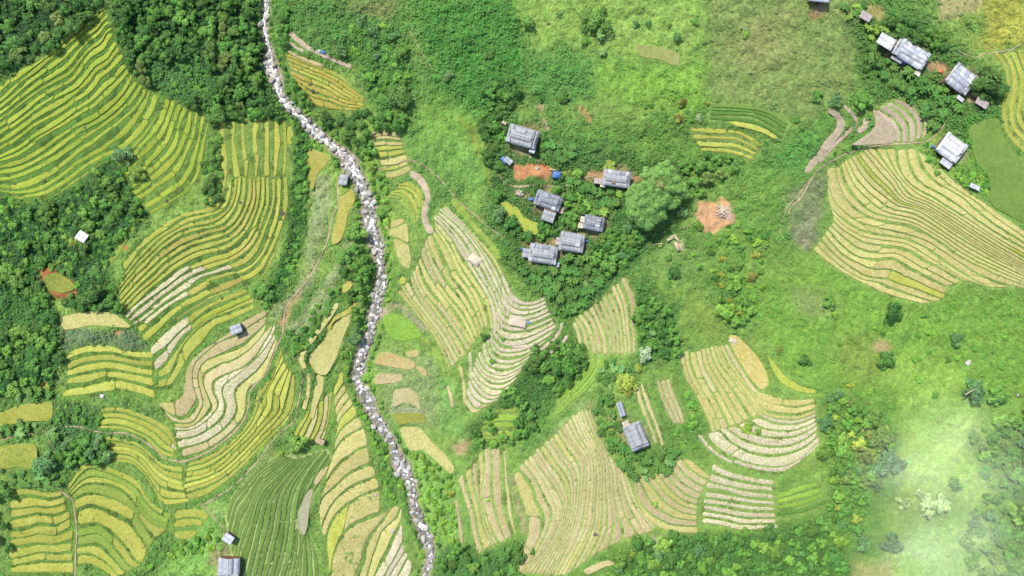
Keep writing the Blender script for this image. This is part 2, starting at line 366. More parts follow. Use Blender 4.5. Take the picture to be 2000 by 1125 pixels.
# single fields: (label, crop, outline)
PD = [
 ("wide yellow field on the left edge above the row of bananas", 'gold', [(-40,800),(0,806),(40,792),(100,785),(99,820),(60,823),(0,833),(-40,838)]),
 ("olive-gold square field at the left edge beside the big dark tree", 'olive', [(-40,875),(0,872),(45,866),(72,873),(68,917),(40,912),(0,918),(-40,920)]),
 ("pale gold half-moon field under the dark round trees at left", 'straw', [(118,622),(140,614),(180,608),(220,612),(252,634),(250,640),(180,636),(128,644)]),
 ("small golden field tucked behind bananas at left", 'olive', [(74,748),(92,744),(97,762),(78,765)]),
 ("large tan teardrop field left of the dark blue-green tree by the stream", 'straw', [(690,613),(684,629),(673,654),(664,680),(654,705),(637,732),(618,729),(603,704),(605,692),(628,669),(648,639),(664,620)]),
 ("long tan field with a narrow lower end below the teardrop field", 'straw', [(618,734),(632,735),(630,764),(620,790),(611,820),(606,806),(614,764)]),
 ("golden wedge field at the top of the shrubby bank left of the stream", 'goldtan', [(605,291),(618,294),(644,307),(635,325),(620,341),(611,371),(605,365),(601,334),(599,308)]),
 ("long golden field along the footpath left of the stream", 'goldtan', [(688,368),(694,390),(682,412),(675,442),(668,465),(658,476),(648,477),(649,457),(659,422),(662,395),(662,385),(675,378)]),
 ("olive unripe end of the field beside the stone shed", 'goldgreen', [(663,367),(687,365),(675,376),(663,383)]),
 ("small golden field at the foot of the shrubs left of the stream", 'goldtan', [(675,551),(692,547),(686,562),(672,573),(668,568)]),
 ("upper tan field of three stacked beside the stream, centre", 'straw', [(753,442),(766,432),(786,427),(790,434),(775,442),(755,447)]),
 ("middle tan field of three stacked beside the stream, centre", 'straw', [(762,449),(776,444),(795,438),(798,474),(780,466),(762,460)]),
 ("lower long tan field of three stacked beside the stream, centre", 'straw', [(769,468),(782,470),(798,480),(803,505),(801,525),(785,518),(776,500)]),
 ("round golden plot at the corner of the central terraced slope", 'gold', [(778,545),(786,540),(794,546),(792,554),(781,555)]),
 ("bright green young rice field beside the central stream", 'lush', [(748,619),(766,613),(796,624),(816,642),(825,655),(806,663),(786,667),(766,659),(753,640)]),
 ("orange-tan crescent field below the bright green field", 'orangetan', [(735,704),(750,687),(775,694),(805,704),(812,715),(798,722),(735,711)]),
 ("small brown plot at the end of a stone bank", 'orangetan', [(794,688),(816,683),(816,697),(797,696)]),
 ("tan curl of field end by the dry grass", 'orangetan', [(814,716),(826,718),(835,728),(832,735),(820,728)]),
 ("rectangular tan field just right of the stream", 'tan', [(734,734),(750,730),(784,731),(782,745),(760,749),(733,750)]),
 ("square tan field edged with a green lip, right of the stream", 'tan', [(770,763),(800,759),(816,773),(822,800),(805,790),(788,786),(769,795)]),
 ("olive field below a white stone bank", 'olive', [(766,808),(793,806),(825,808),(832,826),(800,826),(778,830)]),
 ("long diagonal tan field above the lower stream shrubs", 'straw', [(783,836),(820,836),(835,852),(850,870),(870,888),(888,914),(880,926),(857,905),(827,880),(802,880),(790,860)]),
 ("big golden field with straw heaped at its top on the right terraces", 'yellowtan', [(1423,658),(1434,655),(1447,661),(1470,686),(1490,712),(1502,746),(1489,762),(1470,745),(1450,715),(1435,690)]),
 ("lime-gold wedge field against the green meadow on the right terraces", 'limegold', [(1501,700),(1508,703),(1518,717),(1537,738),(1562,751),(1593,758),(1593,768),(1560,765),(1532,752),(1512,728)]),
 ("olive-brown fallow plot in the bright upper meadow", 'olivetan', [(1243,86),(1258,88),(1290,92),(1315,98),(1328,110),(1325,128),(1305,124),(1290,117),(1258,113),(1245,104)]),
 ("yellow-green kidney-shaped rice plot beside the village houses", 'limegold', [(976,398),(990,394),(1010,405),(1030,427),(1052,437),(1053,452),(1042,460),(1020,450),(1000,430),(984,412)]),
 ("oval rice pond ringed by red earth on the left slope", 'olive', [(86,540),(112,533),(140,549),(148,564),(120,573),(92,564)]),
 ("broad bare brown field inside the crescent terraces at right", 'mud', [(1703,216),(1722,224),(1742,246),(1752,270),(1740,280),(1700,283),(1664,283),(1682,270),(1702,256),(1709,240)]),
 ("bright oval golden plot at the end of the upright strips", 'gold', [(566,246),(573,258),(574,275),(566,284),(560,272),(561,256)]),
 ("lower tan plot between tree line and pale terraces at the bottom", 'tan', [(1140,1114),(1158,1104),(1180,1096),(1218,1093),(1220,1099),(1182,1107),(1150,1122)]),
 ("smooth dark green young field right of the white roofed farmhouse", 'young', [(1892,262),(1905,238),(1948,232),(1958,262),(1985,300),(2040,345),(2040,450),(1985,428),(1935,398),(1932,350),(1908,318)]),
 ("grey silted ditch field at the edge of the dark green young rice", 'mudgrey', [(612,953),(606,985),(600,1030),(593,1047),(583,1026),(585,1000),(596,966)]),
 ("small tan wedge at the head of the grey silted ditch", 'tan', [(642,910),(633,928),(618,948),(613,940),(625,920)]),
]

# narrow single strips: (label, crop, width px, centre line)
RB = [
 ("long bare tan strip with a blue tarp on it, above the upper stream terraces", 'mud', 9, [(564,62),(580,76),(600,92),(625,104),(650,116),(687,131)]),
 ("short bare tan strip at the head of the upper stream terraces", 'mud', 7, [(548,74),(568,85),(593,101)]),
 ("pale tan strip with straw along its lower edge beside the upper stream", 'tan', 7, [(556,93),(575,106),(600,118),(634,129)]),
 ("long bare tan strip bending down towards the harvested terraces", 'mud', 13, [(801,336),(815,346),(828,361),(836,382),(833,402),(829,420),(834,440),(846,456)]),
 ("green-gold strip along the upper edge of the harvested terraces", 'goldgreen', 13, [(884,388),(905,415),(930,446),(955,472),(978,508)]),
 ("olive ditch strip running down beside the village path", 'goldgreen', 10, [(896,230),(921,256),(932,285),(948,322),(957,362)]),
 ("narrow green-gold canal below the central terraced slope", 'goldgreen', 7, [(822,658),(842,676),(862,705),(870,738)]),
 ("thin brown strip continuing the narrow canal", 'tan', 7, [(874,752),(880,772),(885,798)]),
 ("curved tan strip left of the teardrop field", 'straw', 9, [(660,592),(642,620),(623,646),(600,676),(589,700),(596,720)]),
 ("thin gold strip above the teardrop field", 'goldtan', 9, [(698,588),(680,608),(650,625),(640,650)]),
 ("thin tan strip left of the long narrow-ended field", 'straw', 8, [(602,728),(603,760),(593,802)]),
 ("outer tan crescent below the wooded gully's upper edge", 'pink', 6, [(1099,630),(1088,655),(1054,686)]),
 ("short tan strip above the crowns of the gully trees", 'pink', 7, [(1109,655),(1090,677),(1050,703)]),
 ("slender tan strip at the left end of the cream arcs", 'straw', 6, [(898,710),(906,750),(908,788)]),
 ("short cream strip beside the small dark tree in the cream arcs", 'stubble', 7, [(918,688),(919,712),(921,742)]),
 ("wide bare brown strip curving down to the two-track lane at right", 'mud', 15, [(1618,212),(1638,228),(1642,250),(1622,275),(1598,305),(1574,338)]),
 ("second bare brown strip curving beside the wide one at right", 'mud', 8, [(1648,206),(1668,226),(1673,242),(1652,262),(1625,288),(1600,318)]),
 ("short bare brown strip inside the two curving strips at right", 'mud', 11, [(1690,230),(1691,245),(1674,259)]),
 ("thin tan strip down the left side of the bright lower shrubs", 'tan', 7, [(890,976),(897,1012),(903,1072)]),
 ("green ditch strip along the thicket edge on the left slope", 'goldgreen', 9, [(284,424),(262,442),(240,475),(225,500),(202,524)]),
 ("gold strip in the curve above the long thin strips", 'goldtan', 8, [(442,330),(436,365),(420,388),(395,400)]),
 ("gold strip at the village side of the dark striped plot", 'yellow', 10, [(1427,240),(1465,247),(1500,259),(1519,270)]),
]
RIVER = [(519,-60,16),(519,0,16),(521,20,13),(515,45,11),(519,65,12),(524,95,20),(527,125,30),(537,150,30),(543,172,22),(557,200,20),(583,225,26),(608,250,30),(635,273,26),(658,292,24),(676,306,30),(686,327,46),(700,347,42),(711,375,28),(720,402,38),(722,432,32),(729,457,32),(738,482,30),(741,507,26),(745,532,24),(743,558,30),(738,575,24),(733,601,30),(725,639,24),(718,669,26),(706,697,32),(701,724,28),(701,749,20),(715,777,28),(733,814,25),(748,837,29),(757,852,20),(768,870,13),(773,888,20),(785,913,38),(800,938,32),(806,963,21),(811,993,24),(820,1018,32),(830,1043,28),(842,1076,16),(836,1108,13),(831,1125,13),(828,1190,14)]
PATHS = [  # (label, width px, points)
 ("brown footpath curving between the harvested terraces and the yellow ones", 3.4, [(-40,862),(0,860),(30,852),(60,848),(100,838),(150,833),(198,845),(240,846),(266,854),(288,866),(304,878),(315,890),(326,897),(345,901),(362,901),(392,890),(420,874),(456,846),(478,818),(486,790),(490,762),(516,733),(530,705),(544,670),(551,655),(555,625),(560,600),(580,572),(600,548),(618,520),(630,495),(640,470),(645,445),(652,420),(661,398),(660,370),(662,345)]),
 ("grey footpath from the stone shed bank down past the dark green rice", 3.2, [(578,690),(593,727),(590,752),(585,777),(578,810),(574,824),(560,836),(546,848),(524,872),(500,905),(475,932),(451,953),(425,970),(396,987)]),
 ("pale footpath from the terrace corner down to the lower sheds", 2.6, [(396,987),(405,995),(418,1010),(432,1026),(438,1034),(437,1048)]),
 ("straight footpath between the two golden terraces at lower left", 3.2, [(105,942),(118,957),(132,970),(143,978),(147,1005),(150,1040),(148,1080),(146,1150)]),
 ("brown footpath climbing from the gold terraces to the village edge", 3.2, [(718,332),(740,332),(770,322),(798,313),(818,318),(840,332),(860,350),(880,375),(895,392),(902,400)]),
 ("footpath below the village pond between trees and gold strip", 2.2, [(902,400),(925,418),(950,440),(970,455),(990,468)]),
 ("village lane of trodden earth between the houses", 3.5, [(963,322),(975,340),(985,355),(1010,365),(1040,362),(1080,365),(1110,362),(1130,352),(1165,343)]),
 ("winding lane along the top of the huge right terraces", 3, [(1540,420),(1545,405),(1565,385),(1588,345),(1600,330),(1630,312),(1662,297),(1690,290),(1730,283),(1780,280),(1810,276),(1830,262),(1850,235)]),
 ("track along the ridge by the yellow grass at the upper right", 2.6, [(2040,70),(2000,85),(1975,97),(1945,103),(1920,106),(1905,112),(1880,105),(1860,104)]),
 ("thin track along the edge of the scree left of the right terraces", 2, [(1587,345),(1575,360),(1555,385),(1540,402),(1530,425),(1522,455)]),
 ("red earth track down through the left thicket", 2.4, [(150,374),(170,388),(185,402),(196,412)]),
 ("grey footpath into the left woods", 2.2, [(118,632),(95,645),(80,660),(65,680),(40,698),(20,705)]),
 ("footpath branching through the shrubs above the lower left terraces", 2, [(90,845),(98,865),(104,880),(106,900)]),
 ("trodden line up the bright meadow", 2, [(800,60),(820,95),(835,120),(850,140)]),
 ("narrow path from the clearing towards the timber pile", 1.8, [(1360,432),(1345,440),(1330,448)]),
]
U0, U1, V0, V1 = -260, 2260, -190, 1315      # extent of the modelled ground

# ---- terrace surface (t along contour, s across) as a grid of plan positions
def block_grid(b, M=90, per=6):
    S = [g[0] for g in b['guides']]
    L = [spline(g[1], M) for g in b['guides']]
    n = int(round((S[-1] - S[0]) * per)) + 1
    ss = np.linspace(S[0], S[-1], n)
    G = np.zeros((n, M, 2))
    A = np.array(L)
    # smooth interpolation between guides (monotone-ish: linear blended with catmull)
    for i, s in enumerate(ss):
        k = min(max(np.searchsorted(S, s, side='right') - 1, 0), len(S) - 2)
        f = (s - S[k]) / (S[k + 1] - S[k])
        G[i] = A[k] * (1 - f) + A[k + 1] * f
    b['S0'], b['S1'], b['per'], b['G'], b['M'] = S[0], S[-1], per, G, M

def block_at(b, s, t):
    """plan position at terrace index s, contour parameter t (0..1), arrays"""
    G = b['G']; n, M, _ = G.shape
    x = np.clip((np.asarray(s) - b['S0']) * b['per'], 0, n - 1.0001); y = np.clip(np.asarray(t) * (M - 1), 0, M - 1.0001)
    xi = x.astype(int); yi = y.astype(int); fx = (x - xi)[..., None]; fy = (y - yi)[..., None]
    return (G[xi, yi] * (1 - fx) + G[xi + 1, yi] * fx) * (1 - fy) + (G[xi, yi + 1] * (1 - fx) + G[xi + 1, yi + 1] * fx) * fy

for b in BL: block_grid(b)

# ---- ground heights: solve for a surface whose slopes follow the terraces
CS = 14.0
nu = int((U1 - U0) / CS) + 1; nv = int((V1 - V0) / CS) + 1
gx = np.zeros((nv, nu)); gy = np.zeros((nv, nu)); gw = np.zeros((nv, nu))
STEP = 0.62
for b in BL:
    G = b['G']
    d = (G[2:] - G[:-2]) * b['per'] / 2.0
    p = G[1:-1]
    l2 = (d ** 2).sum(-1) + 6.0
    g = -b['down'] * STEP * d / l2[..., None]
    gm = np.hypot(g[..., 0], g[..., 1]); f = np.minimum(1, 0.055 / np.maximum(gm, 1e-6)); g = g * f[..., None]
    iu = np.clip(((p[..., 0] - U0) / CS).round().astype(int), 0, nu - 1); iv = np.clip(((p[..., 1] - V0) / CS).round().astype(int), 0, nv - 1)
    np.add.at(gx, (iv, iu), g[..., 0]); np.add.at(gy, (iv, iu), g[..., 1]); np.add.at(gw, (iv, iu), 1)
m = gw > 0
gx[m] /= gw[m]; gy[m] /= gw[m]
W = np.where(m, 1.0, 0.12)
rp = spline([(a, b_) for a, b_, c in RIVER], 400)
rw = np.interp(np.linspace(0, 1, 400), np.linspace(0, 1, len(RIVER)), [c for a, b_, c in RIVER])
rl = np.concatenate([[0], np.cumsum(np.hypot(*np.diff(rp, axis=0).T))])
# widths follow the control points by position
kp = np.array([(a, b_) for a, b_, c in RIVER], float)
kk = [int(np.argmin(((rp - q) ** 2).sum(1))) for q in kp]
rw = np.interp(np.arange(400), kk, [c for a, b_, c in RIVER]) * .74 * (1 + .5 * (vnoise(np.arange(400) / 5.0, np.zeros(400), 13) - .5))
rz = np.interp(rp[:, 1], [-60, 1190], [4.0, -9.0])
Z = np.zeros((nv, nu)); anc = np.zeros((nv, nu)); az = np.zeros((nv, nu))
iu = np.clip(((rp[:, 0] - U0) / CS).round().astype(int), 0, nu - 1); iv = np.clip(((rp[:, 1] - V0) / CS).round().astype(int), 0, nv - 1)
anc[iv, iu] = 5.0; az[iv, iu] = rz
uu = U0 + np.arange(nu) * CS; vv = V0 + np.arange(nv) * CS
UU, VV = np.meshgrid(uu, vv)
# general lie of the land away from the stream: rises both ways
rx = np.interp(VV, rp[:, 1], rp[:, 0])
guess = np.where(UU < rx, 9 * (1 - np.exp((UU - rx) / 420.0)), 11 * (1 - np.exp((rx - UU) / 520.0))) + np.interp(VV, [-60, 1190], [4.0, -9.0])
Z = guess.copy()
ggx = np.zeros_like(Z); ggy = np.zeros_like(Z)
ggx[:, 1:-1] = (guess[:, 2:] - guess[:, :-2]) / (2 * CS); ggy[1:-1] = (guess[2:] - guess[:-2]) / (2 * CS)
gx = np.where(m, gx, ggx); gy = np.where(m, gy, ggy)
whx = 0.5 * (W[:, 1:] + W[:, :-1]); why = 0.5 * (W[1:] + W[:-1])
hx = 0.5 * (gx[:, 1:] + gx[:, :-1]) * CS; hy = 0.5 * (gy[1:] + gy[:-1]) * CS
for it in range(2500):
    num = anc * az + 0.004 * guess; den = anc + 0.004
    num = num + 0; den = den + np.zeros_like(Z)
    num[:, 1:] += whx * (Z[:, :-1] + hx); den[:, 1:] += whx
    num[:, :-1] += whx * (Z[:, 1:] - hx); den[:, :-1] += whx
    num[1:] += why * (Z[:-1] + hy); den[1:] += why
    num[:-1] += why * (Z[1:] - hy); den[:-1] += why
    Z = Z + 0.95 * (num / den - Z)

def bil(Zg, u, v, u0, v0, cs):
    ny, nx = Zg.shape
    x = np.clip((np.asarray(u, float) - u0) / cs, 0, nx - 1.0001); y = np.clip((np.asarray(v, float) - v0) / cs, 0, ny - 1.0001)
    xi = x.astype(int); yi = y.astype(int); fx = x - xi; fy = y - yi
    return (Zg[yi, xi] * (1 - fx) + Zg[yi, xi + 1] * fx) * (1 - fy) + (Zg[yi + 1, xi] * (1 - fx) + Zg[yi + 1, xi + 1] * fx) * fy

def blur(a, r):
    for ax in (0, 1):
        k = np.exp(-0.5 * (np.arange(-3 * r, 3 * r + 1) / float(r)) ** 2); k /= k.sum()
        pad = [(0, 0), (0, 0)]; pad[ax] = (3 * r, 3 * r)
        p = np.pad(a, pad, mode='edge')
        a = sum(k[i] * (p[i:i + a.shape[0]] if ax == 0 else p[:, i:i + a.shape[1]]) for i in range(len(k)))
    return a

TS = 3.5                                        # terrain mesh spacing
tu = np.arange(U0, U1 + .1, TS); tv = np.arange(V0, V1 + .1, TS)
TU, TV = np.meshgrid(tu, tv)
HZ = blur(bil(Z, TU, TV, U0, V0, CS), 4)

# ---- raster masks at 1 unit
MU0, MV0 = -80, -60
MW, MH = 2160, 1245
def mk(): return np.zeros((MH, MW), np.uint8)
field = mk(); domain = mk(); bare = mk(); rivm = mk(); keep = mk()
def splat(mask, p, val=1):
    u = np.round(p[..., 0] - MU0).astype(int).ravel(); v = np.round(p[..., 1] - MV0).astype(int).ravel()
    ok = (u >= 0) & (u < MW) & (v >= 0) & (v < MH)
    mask[v[ok], u[ok]] = val
def fillpoly(mask, poly, val=1, grow=0):
    q = np.array(poly, float)
    if grow:
        c = q.mean(0); d = q - c; l = np.hypot(*d.T)[:, None]; q = c + d * (1 + grow / np.maximum(l, 1))
    a0 = max(int(q[:, 0].min()) - MU0, 0); a1 = min(int(q[:, 0].max()) - MU0 + 2, MW)
    b0 = max(int(q[:, 1].min()) - MV0, 0); b1 = min(int(q[:, 1].max()) - MV0 + 2, MH)
    if a1 <= a0 or b1 <= b0: return
    X, Y = np.meshgrid(np.arange(a0, a1) + MU0, np.arange(b0, b1) + MV0)
    mask[b0:b1, a0:a1][inpoly(X, Y, q)] = val
def late_keep():
    fillpoly(keep, [(1000,316),(1040,317),(1075,324),(1092,335),(1078,368),(1060,353),(1040,353),(1002,346)])
    fillpoly(keep, [(1362,424),(1370,400),(1395,398),(1422,388),(1436,424),(1426,438),(1396,451),(1378,446)])
def ribbon_pts(p, w, n):
    c = spline(p, n); t = np.gradient(c, axis=0); t /= np.maximum(np.hypot(*t.T), 1e-6)[:, None]
    nrm = np.stack([-t[:, 1], t[:, 0]], 1)
    return c, nrm
def getm(mask, u, v):
    a = np.clip(np.round(np.asarray(u) - MU0).astype(int), 0, MW - 1); b_ = np.clip(np.round(np.asarray(v) - MV0).astype(int), 0, MH - 1)
    return mask[b_, a]
for b in BL:
    s = np.linspace(b['S0'], b['S1'], int((b['S1'] - b['S0']) * 26)); t = np.linspace(0, 1, 500)
    p = block_at(b, *np.meshgrid(s, t, indexing='ij'))
    splat(domain, p)
ring = np.linspace(-1, 1, 61)
c, nrm = ribbon_pts([(a, b_) for a, b_, c_ in RIVER], 0, 2600)
ww = np.interp(np.linspace(0, 1, 2600), np.linspace(0, 1, 400), rw)
splat(rivm, c[:, None] + nrm[:, None] * (ww[:, None] * 0.52 * ring)[..., None])
for lab, w, pts in PATHS:
    c, nrm = ribbon_pts(pts, w, int(length(pts) * 2))
    splat(bare, c[:, None] + nrm[:, None] * (w * 0.45 * ring)[..., None])

# stream bed
ru = np.interp(TV, rp[:, 1], rp[:, 0]); rwd = np.interp(TV, rp[:, 1], rw)
dd = np.full(TU.shape, 1e9)
near = np.abs(TU - ru) < 90
fu, fv = TU[near], TV[near]
best = np.full(fu.shape, 1e9); bw = np.zeros(fu.shape); bz = np.zeros(fu.shape)
for i in range(0, 400, 2):
    d = np.hypot(fu - rp[i, 0], fv - rp[i, 1]); q = d < best
    best[q] = d[q]; bw[q] = rw[i]; bz[q] = rz[i]
k = np.clip((best - 0.38 * bw) / 22.0, 0, 1); k = k * k * (3 - 2 * k)
HZ[near] = (bz - 1.1) * (1 - k) + HZ[near] * k
dd[near] = best / np.maximum(bw, 1)
HZs = blur(HZ, 1)
late_keep()
# flatten the ground under the single fields
PDS = []
for lab, crop, poly in PD:
    q = smooth_poly(poly)
    mm = inpoly(TU, TV, q)
    if mm.any():
        g_ = q.mean(0) + (q - q.mean(0)) * (1 + 5.0 / np.maximum(np.hypot(*(q - q.mean(0)).T), 4))[:, None]
        z = HZs[mm].mean(); HZs[inpoly(TU, TV, g_)] = z
    PDS.append((lab, crop, q)); fillpoly(field, q, grow=3)
tin = getm(field, TU, TV) | getm(domain, TU, TV)
wild = 1.0 - np.clip(blur(tin.astype(float), 2) * 1.3, 0, 1)
wild *= np.clip((dd - 0.4) * 1.2, 0, 1)
HZ = HZs + wild * ((fbm(TU / 34, TV / 34, 3) - .5) * 2.4 + (fbm(TU / 9, TV / 9, 5, 2) - .5) * 0.7)
HGRID = [HZ, TS]
def HB(u, v): return bil(HGRID[0], u, v, U0, V0, HGRID[1])
zsum = np.zeros((MH, MW), np.float32)
def splatz(p, z):
    u = np.round(p[..., 0] - MU0).astype(int).ravel(); v = np.round(p[..., 1] - MV0).astype(int).ravel(); z = np.broadcast_to(z, p.shape[:-1]).ravel()
    ok = (u >= 0) & (u < MW) & (v >= 0) & (v < MH)
    zsum[v[ok], u[ok]] = z[ok]
def XY(u, v, z):
    k = MPP * (H - np.asarray(z)) / H
    return (np.asarray(u) - 1000.0) * k, (562.5 - np.asarray(v)) * k
def P3(u, v, z):
    x, y = XY(u, v, z)
    return np.stack([x, y, np.broadcast_to(z, np.shape(x))], -1)

# ------------------------------------------------------------------ colour of the ground cover (real differences of plants and soil)
GS = 2
gu = np.arange(U0, U1 + .1, GS); gv = np.arange(V0, V1 + .1, GS)
GU, GV = np.meshgrid(gu, gv)
wu = GU + (fbm(GU / 26, GV / 26, 31, 3) - .5) * 34 + (fbm(GU / 7, GV / 7, 33, 2) - .5) * 9
wv = GV + (fbm(GU / 26, GV / 26, 41, 3) - .5) * 34 + (fbm(GU / 7, GV / 7, 43, 2) - .5) * 9
f1 = fbm(GU / 120, GV / 120, 51, 3)[..., None]; f2 = fbm(GU / 22, GV / 22, 53, 3)[..., None]
f1 = np.clip((f1 - .3) * 2.3, 0, 1); f2 = np.clip((f2 - .3) * 2.3, 0, 1)
CM = (lin((100, 150, 58)) * (1 - f1) + lin((136, 176, 72)) * f1)
CM = CM * (1 - .35 * f2) + lin((122, 158, 80)) * .35 * f2
def patch(poly, col, op=1.0, soft=6, warp=1.0):
    global CM
    q = np.array(poly, float)
    a0 = np.searchsorted(gu, q[:, 0].min() - 40); a1 = np.searchsorted(gu, q[:, 0].max() + 40)
    b0 = np.searchsorted(gv, q[:, 1].min() - 40); b1 = np.searchsorted(gv, q[:, 1].max() + 40)
    sl = (slice(b0, b1), slice(a0, a1))
    x = GU[sl] * (1 - warp) + wu[sl] * warp; y = GV[sl] * (1 - warp) + wv[sl] * warp
    mm = inpoly(x, y, q).astype(float)
    if mm.size == 0: return
    if soft: mm = blur(mm, max(1, int(soft / GS)))
    mm = (mm * op)[..., None]
    CM[sl] = CM[sl] * (1 - mm) + lin(col) * mm
def band(pts, w, col, op=1.0, soft=4, warp=.6):
    c, nrm = ribbon_pts(pts, w, max(6, int(length(pts) / 12)))
    patch(np.vstack([c + nrm * w / 2, (c - nrm * w / 2)[::-1]]), col, op, soft, warp)
